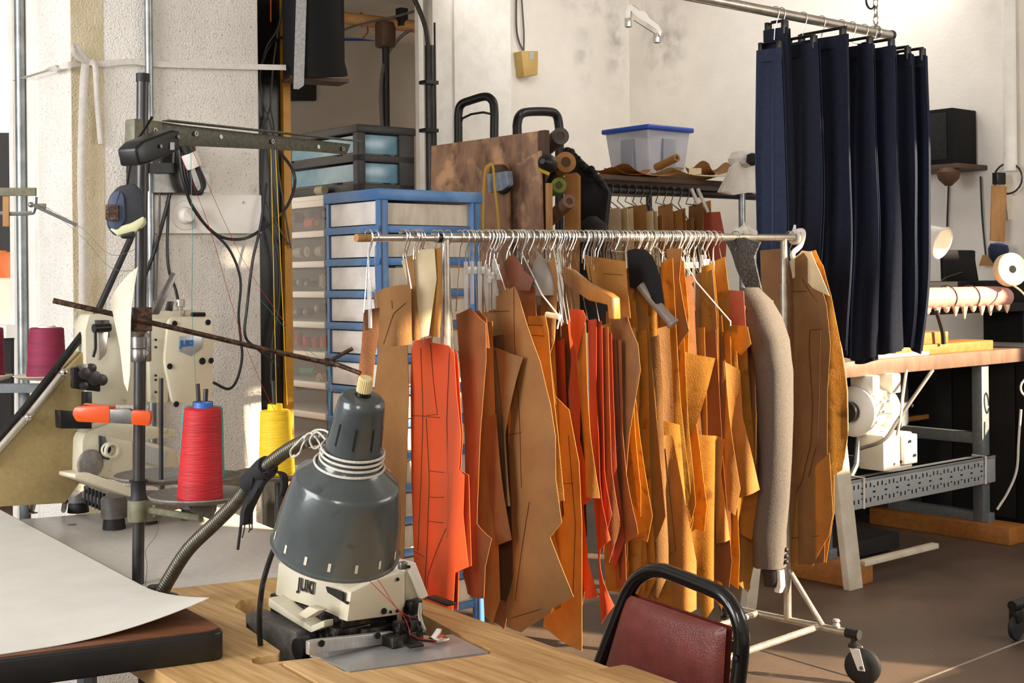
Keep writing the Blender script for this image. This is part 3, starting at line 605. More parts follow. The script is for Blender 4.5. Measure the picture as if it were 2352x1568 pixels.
rings = [[kb.bm.verts.new(fk.p((lsv(rr) * (1 if k % 2 else .9)) * math.cos(2 * math.pi * k / seg), (lsv(rr) * (1 if k % 2 else .9)) * math.sin(2 * math.pi * k / seg), lsv(h))) for k in range(seg)] for rr, h in ((17, 0), (16.5, 30), (14, 34))]
for a, b in zip(rings, rings[1:]):
    for k in range(seg): kb.bm.faces.new((a[k], a[(k + 1) % seg], b[(k + 1) % seg], b[k]))
kb.bm.faces.new(rings[-1]); kb.obj('switch_knob', G['ivory_knob'], gl, smooth=20)
# neck
npth = S([(358, 1386, 2.70), (388, 1330, 2.66), (432, 1262, 2.60), (490, 1205, 2.53), (540, 1155, 2.46), (578, 1108, 2.40), (622, 1062, 2.33), (680, 1022, 2.25), (730, 1005, 2.18), (775, 1003, 2.13)], 4)
L_ = [0.0]
for a, b in zip(npth, npth[1:]): L_.append(L_[-1] + (b - a).length)
def along(s):
    for i in range(len(npth) - 1):
        if L_[i + 1] >= s: t = (s - L_[i]) / (L_[i + 1] - L_[i]); return npth[i].lerp(npth[i + 1], t)
    return npth[-1]
nr = 330; M().tube([along(L_[-1] * i / nr) for i in range(nr + 1)], [(.0145 - .003 * i / nr) * (1 if (i % 3) else .8) for i in range(nr + 1)], 14).obj('gooseneck', G['gooseneck'], gl, smooth=80)
M().lathe(V((P(358, 1386, 2.70).x, 2.70, ZW)), Z, [(.045, 0), (.045, .008), (.03, .014), (.016, .03)], 24).obj('lamp_base', G['black_steel'], gl)
M().tube([P(770, 1003, 2.13), RC + ax * lsv(262)], .016, 12).obj('neck_joint', G['lamp_grey'], gl)
cable([P(640, 1235, 2.30), P(618, 1290, 2.32), P(603, 1345, 2.33), P(597, 1400, 2.34), P(596, 1450, 2.35), P(600, 1500, 2.36)], .005, 'cable_black', 'black lamp cord dropping into the cut-out of the butcher-block table', 'lamp_cord', 'cord')
# white string wound round the throat of the shade
wind = []
for i in range(181):
    t = i / 180; dg_ = -130 + 360 * 4 * t; h = 258 - 50 * t + 7 * math.sin(math.radians(dg_) + .6) ; r = 66 + max(0, (225 - h)) * .9
    wind.append(on_shade(dg_, r, h, .003))
stg = thing('string_tie', 'white cotton string wound around the throat of the grey lamp', 'string', RC + ax * lsv(200))
M().tube(wind, .0021, 6).obj('winding', G['string'], stg, smooth=60)
M().tube(spline([on_shade(-60, 70, 250, .004), P(756, 1030, 2.06), P(748, 1010, 2.08), P(728, 992, 2.11), P(712, 1010, 2.12), P(722, 1030, 2.12), P(735, 1020, 2.12), P(715, 995, 2.13), P(700, 1005, 2.14), P(704, 1025, 2.16)], 6), .0019, 6).obj('knot_strand', G['string'], stg, smooth=60)
M().tube(spline([P(700, 1000, 2.15), P(685, 1015, 2.17), P(668, 1035, 2.19), P(672, 1050, 2.19), P(688, 1040, 2.17), P(697, 1018, 2.15), P(720, 990, 2.13), P(745, 988, 2.11), P(762, 1000, 2.08)], 6), .0019, 6).obj('loop_strand', G['string'], stg, smooth=60)
# black cloth strip knotted on the neck
bc = thing('cloth_strip', 'frayed strip of black cloth knotted around the gooseneck of the lamp', 'cloth', P(565, 1240, 2.36))
M().tube(S([(572, 1112, 2.41), (590, 1095, 2.39), (604, 1080, 2.36), (616, 1070, 2.34)], 4), [.021] * 12 + [.019], 12).obj('knot', G['black_rough'], bc)
def tail(c, wd, nm):
    cc = S(c, 6); k = len(cc) - 1
    def fn(u, v):
        i = min(int(round(u * k)), k); return cc[i] + R_ * (wd * (v - .5) * (1 - .15 * u)) + V((0, 1, 0)) * (.006 * math.sin(v * 6 + u * 3))
    M().grid(fn, k, 5, .002).obj(nm, G['black_rough'], bc, smooth=60)
tail([(598, 1095, 2.35), (590, 1120, 2.34), (576, 1150, 2.35), (566, 1175, 2.36), (564, 1205, 2.36)], .026, 'tail')
tail([(612, 1085, 2.33), (632, 1082, 2.31), (648, 1090, 2.31), (652, 1110, 2.32), (650, 1138, 2.33)], .016, 'tail')
for x0, x1, y1 in ((552, 546, 1262), (560, 556, 1235), (570, 571, 1222), (577, 574, 1215)):
    M().tube(S([(x0 + 2, 1200, 2.36), ((x0 + x1) / 2 + 3, 1215, 2.36), (x1, y1, 2.36)], 4), .0012 if x0 > 552 else .0028, 5).obj('fray', G['black_rough'], bc)

# ================================================================= red vinyl chair
chp = PL(P(1560, 1400, 2.50), rot(-B, -3))
ch = thing('stacking_chair', 'stacking chair with maroon vinyl back pad in a black tubular frame', 'chair', V((chp.pt(1560, 1450).x, chp.pt(1560, 1450).y, 0)))
tl = [(1368, 1552), (1381, 1517), (1408, 1445), (1431, 1385), (1445, 1354), (1465, 1327), (1493, 1311), (1521, 1310), (1549, 1319), (1633, 1352), (1661, 1368), (1684, 1396), (1698, 1430), (1703, 1475), (1700, 1525), (1692, 1590)]
tp = spline([chp.pt(*p) for p in tl], 4)
up_l, up_r = chp.pt(1368, 1552), chp.pt(1692, 1590)
M().tube([V((up_l.x, up_l.y, 0)) - chp.n * .04] + [V((up_l.x, up_l.y, .42)) - chp.n * .0] + tp + [V((up_r.x, up_r.y, .42)), V((up_r.x, up_r.y, 0)) - chp.n * .04], .0145, 14, sx=1.0).obj('back_frame', G['chair_black'], ch, smooth=70)
p00, p10, p11, p01 = chp.pt(1443, 1363), chp.pt(1672, 1441), chp.pt(1660, 1660), chp.pt(1370, 1610)
def padf(side):
    def fn(u, v):
        q = p00 * ((1 - u) * (1 - v)) + p10 * (u * (1 - v)) + p11 * (u * v) + p01 * ((1 - u) * v)
        b = (math.sin(math.pi * u) ** .35 * math.sin(math.pi * v) ** .35) * .024
        dim = .006 * math.exp(-((u - .42) ** 2 + (v - .52) ** 2) / .004)
        return q + chp.n * ((b - dim + .004) if side else -.012 - b * .3)
    return fn
M().grid(padf(1), 26, 20).grid(padf(0), 8, 8).obj('back_pad', G['vinyl_red'], ch, smooth=60)
for s, q in ((1, chp.pt(1690, 1513, .016)),): M().lathe(q, chp.n, [(.007, 0), (.006, .003), (.002, .004)], 12).obj('bolt', G['black_steel'], ch)
mid = (up_l + up_r) / 2; wdt = (V((up_r.x, up_r.y, 0)) - V((up_l.x, up_l.y, 0))).length; cf = Fr(V((mid.x, mid.y, 0)), chp.d, chp.n)
M().box(cf, -wdt / 2 + .01, wdt / 2 - .01, .01, .40, .42, .48, .02, 3).obj('seat', G['vinyl_red'], ch)
for s in (-1, 1): M().tube([cf.p(s * wdt / 2, .40, 0), cf.p(s * (wdt / 2 - .01), .37, .43)], .0125, 10).obj('leg', G['chair_black'], ch)
# ================================================================= grey bench with the tall lockstitch machine
bt = [onz(*p, .748) for p in ((-120, 1470), (640, 1327), (790, 1306), (655, 1222), (570, 1190), (430, 1165), (90, 1165), (-200, 1240))]
b0 = W(785, 1309); gA = b0 + fdir * .03; 
g1 = W(640, 1327, .748); g2 = W(800, 1310, .748); g3 = W(655, 1222, .748)
gb = thing('machine_bench', 'grey laminate bench standing behind the butcher-block table', 'table', V((g1.x - .3, g1.y + .3, 0)))
gl0 = g2 + fdir * 1.05
gB = (onz(560, 1185, .748) - g3).normalized()
far = g3 + gB * .55
outl = [g2, gl0, gl0 + B * .55, far + fdir * .6, far, g3]
M().poly([V((p.x, p.y, .713)) for p in outl], (0, 0, .034), .004).obj('bench_top', G['laminate_grey'], gb)
for x, y in ((160, 1205), (165, 1219), (75, 1177)):
    pass
for x, y in ((77, 1178), (165, 1205)): M().lathe(onz(x, y, .747), Z, [(.012, 0), (.012, .0015), (.009, .002)], 14).obj('rubber_plug', G['disc_paint'], gb)
cg = sum(outl, V()) / len(outl)
for p in (g2, gl0, gl0 + B * .55, far): q = p + (cg - p) * .15; M().tube([V((q.x, q.y, 0)), V((q.x, q.y, .72))], .02, 8).obj('leg', G['frame_grey'], gb)

tm = thing('bartack_machine', 'tall cream bartack sewing machine on cast feet in front of the pillar', 'sewing machine', onz(330, 1200, .75))
tf = PL(P(390, 900, 3.42), A)       # lettered cover
ts = PL(P(250, 1000, 3.32), rot(A, 6))
def pol(pl, pts, th, bev=.003, off=0, nrm=None): return M().poly([pl.pt(x, y, off) for x, y in pts], (nrm if nrm is not None else -pl.n) * th, bev)
def rc(pts, r): return rounded([V((x, y, 0)) for x, y in pts], r, 3)
def rpol(pl, pts, r, th, off=0, bev=.002): return M().poly([pl.pt(p.x, p.y, off) for p in rc(pts, r)], -pl.n * th, bev)
rpol(tf, [(388, 728), (493, 725), (492, 800), (484, 930), (398, 930), (378, 830)], 16, .10).obj('head_cover', G['cream_clean'], tm)
rpol(tf, [(340, 735), (392, 728), (386, 925), (345, 925)], 5, .09, -.012).obj('head_frame', G['machine_cream'], tm)
rpol(tf, [(205, 722), (345, 712), (392, 715), (392, 760), (345, 760), (345, 930), (200, 930), (196, 760)], 6, .08, -.03).obj('arm_casting', G['machine_cream'], tm)
rpol(tf, [(348, 714), (470, 712), (486, 724), (486, 745), (348, 748)], 5, .06, -.02).obj('top_plate', G['machine_cream'], tm)
for x, y, r in ((401, 743, .008), (478, 740, .008), (390, 841, .008), (465, 829, .0095), (485, 828, .008), (405, 928, .008)): M().lathe(tf.pt(x, y, .001), tf.n, [(r, 0), (r * .8, .003)], 12).obj('screw', G['slot_dark'], tm)
bg_ = M().poly([tf.pt(x, y, .003) for x, y in ((411, 772), (465, 769), (465, 799), (440, 818), (411, 806))], -tf.n * .003, .0008).obj('badge', G['badge'], tm)
text('lettering', 'JUKI', tf.pt(414, 795, .0045), tf.d if tf.d.dot(R_) > 0 else -tf.d, Z, .0205, G['juki_blue'], tm, .0012)
for y in (780, 797, 862, 872, 900): M().lathe(tf.pt(357, y, -.008), tf.n, [(.003, 0), (.003, .004)], 8).obj('screw', G['slot_dark'], tm)
M().lathe(tf.pt(414, 728, -.03), Z, [(.013, 0), (.013, .018), (.007, .02), (.007, .026), (.012, .028), (.012, .045), (.010, .047)], 16).obj('tension_knob', G['chrome_worn'], tm)
pol(tf, [(383, 712), (388, 692), (400, 692), (396, 716)], .012, .001, -.02).obj('thread_lug', G['gunmetal'], tm)
rpol(tf, [(348, 722), (398, 625), (408, 632), (365, 722)], 2, .012, .02).obj('take_up_lever', G['steel'], tm)
M().tube([tf.pt(440, 722, .0), tf.pt(470, 722, .0)], .006, 8).obj('thread_guide', G['black_steel'], tm)
# lower body: bed and column
rpol(ts, [(196, 995), (245, 975), (305, 1000), (305, 1110), (188, 1085), (190, 1010)], 5, .16).obj('bed_casting', G['machine_cream'], tm)
pol(ts, [(196, 992), (260, 968), (405, 985), (405, 1000), (306, 1015)], .14, .004, .002).obj('bed_top', G['machine_cream'], tm)
pol(ts, [(305, 1003), (400, 1030), (412, 1055), (408, 1095), (305, 1100)], .12, .006, -.01).obj('bed_nose', G['cream_clean'], tm)
pol(ts, [(332, 1022), (387, 1036), (376, 1072), (330, 1060)], .002, 0, .004).obj('data_plate', G['badge'], tm)
pol(ts, [(172, 1088), (205, 1085), (330, 1130), (305, 1142), (172, 1098)], .14, .004, .03).obj('base_plate', G['cream_clean'], tm)
M().lathe(ts.pt(207, 1065, .004), ts.n, [(.036, 0), (.034, .004), (.03, .006)], 24).obj('inspection_cover', G['disc_paint'], tm)
M().lathe(ts.pt(245, 1032, .0), ts.n, [(.02, 0), (.019, .03), (.014, .03), (.012, .018)], 20).obj('shaft_boss', G['machine_cream'], tm)
M().lathe(ts.pt(245, 1032, .019), ts.n, [(.011, 0), (.011, .002)], 16).obj('shaft_hole', G['slot_dark'], tm)
pol(ts, [(229, 1000), (243, 1003), (252, 1056), (230, 1050)], .006, .001, .006).obj('clamp_plate', G['gunmetal'], tm)
for x, y in ((180, 1150), (262, 1188), (340, 1175), (440, 1165)):
    q = onz(x, y + 25, .748)
    M().lathe(V((q.x, q.y, .7475)), Z, [(.030, 0), (.027, .03)], 20).obj('rubber_foot', G['rubber'], tm)
    M().lathe(V((q.x, q.y, .777)), Z, [(.034, 0), (.033, .05), (.030, .055)], 20).obj('cast_foot', G['grey_iron'], tm)
qq = [onz(x, y, .748) for x, y in ((180, 1175), (262, 1213), (440, 1190), (330, 1160))]
M().poly([V((q.x, q.y, .79)) for q in qq], (0, 0, .022), .004).obj('base_frame', G['grey_iron'], tm)
for i in range(6):
    q = qq[0].lerp(qq[1], .2 + .1 * i); M().box(Fr(V((q.x, q.y, .78)), A), -.003, .003, -.012, .0, 0, .05).obj('vent_rib', G['rubber'], tm)
# mechanism on the left flank
pol(ts, [(168, 845), (200, 838), (205, 870), (232, 880), (232, 900), (170, 892)], .02, .004, .02).obj('clutch_plate', G['black_steel'], tm)
for x, y, r in ((193, 858, .016), (212, 868, .02), (207, 845, .012), (230, 872, .015), (190, 885, .010)): M().lathe(ts.pt(x, y, .02), ts.n, [(r, 0), (r * .95, .012), (r * .5, .014)], 16).obj('roller', G['gunmetal'], tm)
rpol(ts, [(178, 838), (200, 835), (222, 860), (215, 880), (196, 868)], 4, .008, .03).obj('rocker_arm', G['steel'], tm)
M().tube([ts.pt(215, 754, .03), ts.pt(252, 752, .03)], .011, 12).obj('pin', G['black_steel'], tm)
M().tube([ts.pt(219, 755, .03), ts.pt(219, 800, .03), ts.pt(214, 820, .03)], .004, 8).obj('link', G['black_steel'], tm)
pol(ts, [(230, 735), (252, 735), (252, 775), (236, 775)], .03, .002, .01).obj('solenoid', G['gunmetal'], tm)
pol(ts, [(195, 900), (212, 900), (212, 955), (195, 960)], .02, .002, .01).obj('hose_block', G['black_steel'], tm)
pol(ts, [(138, 942), (212, 948), (212, 985), (140, 984)], .03, .003, .02).obj('motor_bracket', G['black_steel'], tm)
rpol(ts, [(225, 760), (250, 760), (245, 812), (228, 830)], 6, .01, .012).obj('bright_plate', G['chrome_worn'], tm)
# beige guard with bright edge strip and a black belt cover
gp = PL(P(100, 1000, 3.25), rot(A, 4))
gd = thing('belt_guard', 'beige triangular belt guard with a bright metal edge beside the bartack machine', 'guard', onz(120, 1168, .75))
pol(gp, [(-30, 1052), (150, 850), (200, 800), (200, 1085), (150, 1155), (-30, 1165)], .05, .002).obj('guard_panel', G['beige_guard'], gd)
M().tube([gp.pt(-30, 1062, .006), gp.pt(58, 962, .006)], .009, 10).obj('edge_strip', G['chrome_worn'], gd)
M().tube([gp.pt(66, 954, .006), gp.pt(140, 862, .006)], .009, 10).obj('edge_strip', G['chrome_worn'], gd)
for x, y in ((64, 958), (146, 855)): M().ball(gp.pt(x, y, .008), .011).obj('strip_screw', G['chrome'], gd)
M().tube([gp.pt(-30, 1040, -.015), gp.pt(60, 935, -.015), gp.pt(215, 735, -.015)], .010, 10).obj('drive_rod', G['black_steel'], gd)
M().tube([gp.pt(215, 735, -.01), gp.pt(300, 548, -.01), gp.pt(330, 470, -.01)], .0085, 10).obj('upper_rod', G['cable_black'], gd)
for x in (78, 150): M().tube([gp.pt(x, 1150, -.02), onz(x - 4, 1172, .748)], .007, 8).obj('stay', G['black_steel'], gd)
rpol(gp, [(195, 770), (215, 720), (222, 722), (204, 775)], 2, .01, .01).obj('bright_lip', G['chrome'], gd)

# ================================================================= thread stand
PD = 2.86
pb = P(317, 1340, PD); ptp = P(328, 172, PD)
st = thing('thread_stand', 'tall steel thread stand with olive arms, rods and grey cone discs', 'thread stand', V((pb.x, pb.y, .75)))
M().tube([V((pb.x, pb.y, .75)), pb, P(322, 770, PD), ptp], .0128, 16).obj('pole', G['gunmetal'], st)
M().tube([P(327.8, 188, PD), P(328, 169, PD)], .0145, 16).obj('pole_cap', G['rubber'], st)
# top arm: angle iron receding from the pole
a0 = P(316, 280, PD - .02); a1 = P(818, 326, 3.50); ad = V((a1.x - a0.x, a1.y - a0.y, 0)).normalized()
ap = PL(a0, ad)
arm = ap.pt
M().poly([arm(*p) for p in ((310, 272), (372, 280), (420, 287), (806, 331), (796, 355), (720, 348), (420, 334), (310, 358))], -ap.n * .003, .0008).obj('arm_web', G['olive_paint'], st)
fdn = ap.n * .02
M().poly([arm(372, 279), arm(818, 326), arm(818, 326) + fdn, arm(372, 279) + fdn * 1.2], (0, 0, .003)).obj('arm_flange', G['olive_paint'], st)
rpol(ap, [(310, 272), (373, 279), (373, 330), (325, 350), (308, 352)], 4, .03, .004).obj('arm_bracket', G['olive_light'], st)
for x, y in ((449, 307), (625, 325), (787, 342), (355, 300)): M().lathe(arm(x, y, .003), ap.n, [(.006, 0), (.006, .003), (.003, .003), (.003, .001)], 12).obj('eyelet', G['steel'], st)
for x, y in ((508, 314), (732, 337)): M().lathe(arm(x, y, .0015), ap.n, [(.0055, 0), (.005, .0008)], 12).obj('eyelet_hole', G['white_paint'], st)
# rusty lower rod on a clamp
M().tube([P(122, 690, PD - .10), P(318, 734, PD - .03), P(600, 800, PD + .25), P(772, 838, PD + .42)], .0058, 10).obj('guide_rod', G['rust'], st)
M().tube([P(745, 826, PD + .40), P(828, 857, PD + .38)], .0058, 10).obj('guide_rod', G['rust'], st)
M().tube([P(745, 835, PD + .40), P(810, 800, PD + .42)], .0050, 10).obj('guide_rod', G['rust'], st)
M().ball(P(752, 832, PD + .40), .011).obj('rod_joint', G['rust'], st)
pk = Fr(P(319, 732, PD), A)
M().box(pk, -.022, .022, -.02, .02, -.027, .025, .002).obj('clamp_block', G['rust'], st)
M().box(pk, -.034, -.022, -.024, .02, -.024, .022, .002).obj('clamp_jaw', G['black_steel'], st)
sl = M().lathe(P(320, 830, PD), Z, [(.017, 0), (.018, .004), (.018, .026), (.0165, .028), (.0185, .030), (.0185, .054), (.0165, .056), (.018, .058), (.018, .078), (.016, .082)], 20).obj('sleeve', G['steel'], st)
M().box(Fr(P(334, 792, PD), V((1, 0, 0))), -.002, .012, -.006, .006, -.036, .036, .003).obj('sleeve_flange', G['steel'], sl)
for y in (770, 810): M().lathe(P(337, y, PD - .006), V((0, -1, 0)), [(.006, 0), (.006, .004)], 10).obj('bolt', G['grey_iron'], sl)
# lower bracket, arms and discs
bk = Fr(P(319, 1172, PD), A)
M().lathe(P(318, 1196, PD), Z, [(.022, 0), (.023, .003), (.023, .043), (.021, .046)], 20).box(bk, 0, .045, -.02, .02, -.024, .022, .004).obj('lower_bracket', G['olive_light'], st)
M().lathe(P(318, 1150, PD), Z, [(.020, 0), (.016, .012), (.016, .04), (.02, .045)], 16).obj('collar', G['rubber'], st)
la = P(345, 1172, PD); lb = P(640, 1150, 3.5); lf = Fr(la, V((lb.x - la.x, lb.y - la.y, 0)))
M().box(lf, 0, (lb - la).length, -.012, .012, -.014, .012, .001).obj('lower_arm', G['olive_light'], st)
# far upright that carries the yellow cone
discs = {}
def disc(px, py, d, rad, name):
    c = P(px, py, d); r = rad * d / F
    o = M().lathe(c, Z, [(.004, -.016), (r * .55, -.012), (r * .96, -.002), (r, .004), (r * .985, .007), (r * .93, .004), (r * .5, -.006), (.004, -.007)], 40, False).obj('cone_disc', G['disc_paint'], st, smooth=50)
    discs[name] = (c, r); return o
disc(370, 1094, 2.98, 106, 'up'); disc(460, 1139, 2.76, 117, 'red'); disc(466, 1098, 3.12, 90, 'teal'); disc(640, 1088, 3.45, 103, 'yel')
def rod(c, top, x):  M().tube([c - Z * .02, P(x, top, c.y)], .0052, 10).obj('cone_rod', G['gunmetal'], st)
rod(discs['up'][0], 868, 370); rod(discs['red'][0], 893, 473); rod(discs['teal'][0], 881, 454); rod(discs['yel'][0], 874, 627)
for n, tx in (('up', .02), ('red', .05), ('teal', .02), ('yel', .02)):
    c, r = discs[n]; q = la + lf.x * max(0, (c - la).dot(lf.x)); q = V((q.x, q.y, la.z))
    M().tube([c - Z * .012, V((c.x, c.y, la.z)), q], .008, 8).obj('disc_arm', G['olive_light'], st)
pol(PL(P(480, 1180, 2.72), rot(A, 10)), [(428, 1155), (500, 1150), (497, 1172), (485, 1193), (440, 1175)], .003, .0005).obj('disc_bracket', G['grey_iron'], st)
M().tube([P(640, 1110, 3.45), V((P(640, 1110, 3.45).x, 3.45, .74))], .011, 10).obj('far_post', G['gunmetal'], st)
# cones
def cone(name, cx, yb, yt, rb, rt, d, mt, tube, label, neck=10, ctop=0, n=30):
    c = P(cx, yb, d); k = d / F; tp_ = P(cx + ctop, yt, d); axv = tp_ - c; h = axv.length
    t = thing('thread_cone', label, 'thread cone', c)
    pr = [(rb * k * .96, 0)]
    for i in range(n + 1):
        u = i / n; pr.append(((rb + (rt - rb) * u) * k * (1 + .006 * math.sin(i * 2.1)), .003 + (h - .006) * u))
    pr.append((rt * k * .9, h))
    M().lathe(c, axv, pr, 32).obj('wound_thread', G[mt], t, smooth=50)
    M().lathe(tp_ - axv.normalized() * .006, axv, [(rt * k * .52, 0), (rt * k * .5, .008 + neck * k), (rt * k * .40, .008 + neck * k), (rt * k * .38, .004)], 24).obj('cone_tube', G[tube], t)
    M().lathe(c - axv.normalized() * .002, axv, [(rb * k * .9, 0), (rb * k * .92, .006)], 24).obj('cone_foot', G[tube], t)
    return t
cone('r', 459, 1146, 936, 52, 42, 2.74, 'thread_red', 'tube_blue', 'red thread cone on a blue tube in front of the bartack machine', ctop=7)
cone('t', 463, 1100, 934, 52, 45, 3.10, 'thread_teal', 'rubber', 'teal thread cone standing behind the red cone', ctop=3)
cone('y', 636, 1089, 941, 41, 34, 3.45, 'thread_yellow', 'tube_yellow', 'yellow thread cone on the stand beside the black upright', neck=12, ctop=-4)
# threads running up to the arm
for i, (a, b, mt, lb_) in enumerate((((635, 925, 3.45), (622, 328, 3.27), 'thread_yellow', 'yellow thread rising from the yellow cone to the first eyelet of the arm'),
    ((660, 930, 3.45), (632, 328, 3.27), 'thread_yellow', 'yellow thread rising beside the black upright to the olive arm'))):
    M().tube([P(*a), P(*b)], .0008, 4).obj('sewing_thread', G[mt], None, lb_, 'thread')
thread([(414, 355, PD), (480, 520, 3.1), (545, 740, 3.3), (600, 880, 3.4), (640, 960, 3.42)], 'thread_red', 'fine red thread slanting down across the pillar to the yellow cone')
thread([(440, 340, PD), (560, 600, 3.2), (668, 760, 3.3), (770, 900, 3.2)], 'thread_red', 'fine red thread slanting across the black upright to the guide rod')
thread([(438, 350, PD), (442, 560, 2.9), (441, 720, 3.0), (450, 880, 3.1)], 'thread_teal', 'fine teal thread hanging from the arm to the teal cone')
thread([(600, 690, 3.1), (680, 780, 3.2), (755, 850, 3.25), (757, 940, 3.2)], 'thread_teal', 'fine teal thread passing the yellow post below the olive arm')
thread([(365, 1190, 2.8), (358, 1230, 2.8), (335, 1262, 2.8), (338, 1300, 2.8), (334, 1345, 2.8)], 'cable_grey', 'loose grey thread end trailing below the lower bracket')
# black metal box at the top of the stand
jb = thing('junction_box', 'black metal box clamped crosswise to the thread stand pole', 'box', P(365, 372, 2.72))
j0 = [P(312, 330, 2.70), P(398, 297, 2.82), P(417, 300, 2.86), P(330, 333, 2.78)]
jp = PL(P(365, 350, 2.70), rot(A, 25))
M().poly([jp.pt(*p) for p in ((312, 340), (330, 322), (398, 297), (416, 302), (414, 345), (345, 375), (320, 380))], -jp.n * .05, .006, 3).obj('box_shell', G['black_plastic'], jb)
for x, y in ((368, 336), (408, 314)): M().lathe(jp.pt(x, y, .001), jp.n, [(.004, 0), (.004, .003)], 10).obj('screw', G['steel'], jb)
panel(jp, 390, 327, 400, 344, .001, .001).obj('switch_label', G['badge'], jb)
M().tube(S([(350, 268, 2.80), (330, 300, 2.80), (312, 330, 2.78), (300, 380, 2.76), (292, 425, 2.74)], 5), .0055, 8, sx=.4).obj('hanging_strap', G['black_rough'], jb)
# tape measure hanging on the pole
tp_ = thing('tape_measure', 'black tape measure with a cream base hanging on the thread stand', 'tape measure', P(290, 548, 2.70))
tmp = PL(P(290, 480, 2.70), rot(A, -30))
M().poly([tmp.pt(p.x, p.y) for p in rc([(250, 452), (270, 428), (308, 420), (325, 440), (332, 505), (318, 530), (262, 542), (245, 520), (244, 480)], 9)], -tmp.n * .035, .006, 3).obj('case', G['tape_body'], tp_)
M().poly([tmp.pt(p.x, p.y, .004) for p in rc([(250, 455), (268, 436), (284, 445), (288, 505), (268, 530), (250, 520)], 10)], -tmp.n * .01, .003).obj('side_badge', G['tape_blue'], tp_)
M().box(Fr(tmp.pt(258, 488, .008), tmp.d), -.013, .013, -.006, .004, -.016, .016, .002).obj('belt_clip', G['rust'], tp_)
M().poly([tmp.pt(*p, .003) for p in ((250, 525), (300, 512), (330, 495), (333, 512), (312, 532), (270, 542))], -tmp.n * .04, .004).obj('cream_base', G['tape_cream'], tp_)
M().poly([tmp.pt(*p, .004) for p in ((275, 540), (308, 530), (305, 549), (278, 547))], -tmp.n * .02, .002).obj('tape_hook', G['black_plastic'], tp_)
# orange spring clamp gripping the pole
oc = thing('spring_clamp', 'orange handled spring clamp gripping the thread stand pole', 'clamp', P(260, 978, 2.80))
op = PL(P(260, 955, 2.79), rot(A, -40))
M().poly([op.pt(p.x, p.y) for p in rc([(165, 950), (172, 934), (252, 932), (252, 972), (175, 968)], 6)], -op.n * .018, .006, 3).obj('handle', G['orange_vinyl'], oc)
M().poly([op.pt(p.x, p.y, -.025) for p in rc([(188, 932), (192, 926), (262, 932), (262, 942), (190, 945)], 4)], -op.n * .014, .005, 3).obj('handle', G['orange_vinyl'], oc)
M().poly([op.pt(p.x, p.y, .001) for p in rc([(302, 942), (342, 944), (347, 955), (342, 978), (302, 975)], 5)], -op.n * .022, .006, 3).obj('jaw_tip', G['orange_vinyl'], oc)
M().poly([op.pt(p.x, p.y, -.001) for p in rc([(250, 940), (296, 939), (304, 945), (304, 974), (250, 971)], 3)], -op.n * .018, .004, 3).obj('spring_body', G['steel'], oc)
# long bone-white paper scrap on the rod
wp = PL(P(290, 750, 2.76), rot(A, -20))
m = M(); uzs = [wp.uz(*p) for p in ((254, 690), (262, 672), (285, 640), (300, 625), (316, 612), (311, 640), (302, 700), (300, 740), (299, 800), (298, 860), (293, 900), (285, 880), (276, 800), (262, 730))]
m.sheet(wp, uzs, lambda u, z: .012 * math.sin(u * 60), .001, 6, 10).obj('paper_scrap', G['bone_paper'], None, 'curled white paper scrap hanging from the rusty guide rod', 'paper scrap', smooth=60)
# ================================================================= second thread stand far left with maroon cones
s2 = thing('small_thread_stand', 'grey thread stand with maroon cones beside the window', 'thread stand', P(90, 1000, 3.9))
s2p = PL(P(40, 600, 3.75), rot(A, -30))
panel(s2p, -60, 432, 84, 450, .02).obj('top_bar', G['olive_light'], s2)
M().tube(spline([s2p.pt(-60, 490, .0), s2p.pt(60, 490, .0), s2p.pt(78, 482, .0), s2p.pt(82, 452, .0)], 5), .006, 8).obj('wire_guide', G['galv'], s2)
M().tube([s2p.pt(70, 468, .02), s2p.pt(176, 517, .02)], .0048, 8).obj('guide_rod', G['galv'], s2)
M().ball(s2p.pt(71, 470, .02), .008).obj('rod_tip', G['galv'], s2)
panel(s2p, 84, 468, 106, 480, .015).obj('rod_clip', G['olive_light'], s2)
panel(s2p, 8, 438, 22, 520, .012).obj('side_plate', G['raw_wood'], s2)
panel(s2p, -60, 880, 122, 900, .03).obj('lower_bar', G['frame_grey'], s2)
for x in (55,): M().tube([s2p.pt(x, 900, -.02), V((s2p.pt(x, 900).x, s2p.pt(x, 900).y, .05))], .016, 10).obj('post', G['frame_grey'], s2)
c0 = P(108, 865, 3.72); M().lathe(c0, Z, [(.003, -.012), (.07, -.005), (.092, .004), (.088, .006), (.05, -.002), (.003, -.003)], 32, False).obj('cone_disc', G['slot_light'], s2, smooth=50)
c1 = P(-5, 865, 3.72); M().lathe(c1, Z, [(.003, -.012), (.03, -.005), (.042, .004), (.04, .006), (.02, -.002), (.003, -.003)], 32, False).obj('cone_disc', G['slot_light'], s2, smooth=50)
cone('m', 107, 864, 752, 44, 38, 3.72, 'thread_maroon', 'milk_plastic', 'maroon thread cone on a disc in front of the window jamb', neck=3)
cone('m', -20, 864, 752, 30, 26, 3.72, 'thread_maroon', 'milk_plastic', 'maroon thread cone below the orange curtain at the window', neck=3)
for i, (b, lab) in enumerate((((330, 620, 2.9), 'upper'), ((340, 560, 2.9), 'lower'))):
    thread([(105, 475, 3.7), (190, 545 - i * 20, 3.4), (255, 615 - i * 30, 3.1), b], 'cable_grey', 'grey thread stretched from the window stand to the pole, %s of the pair' % lab)
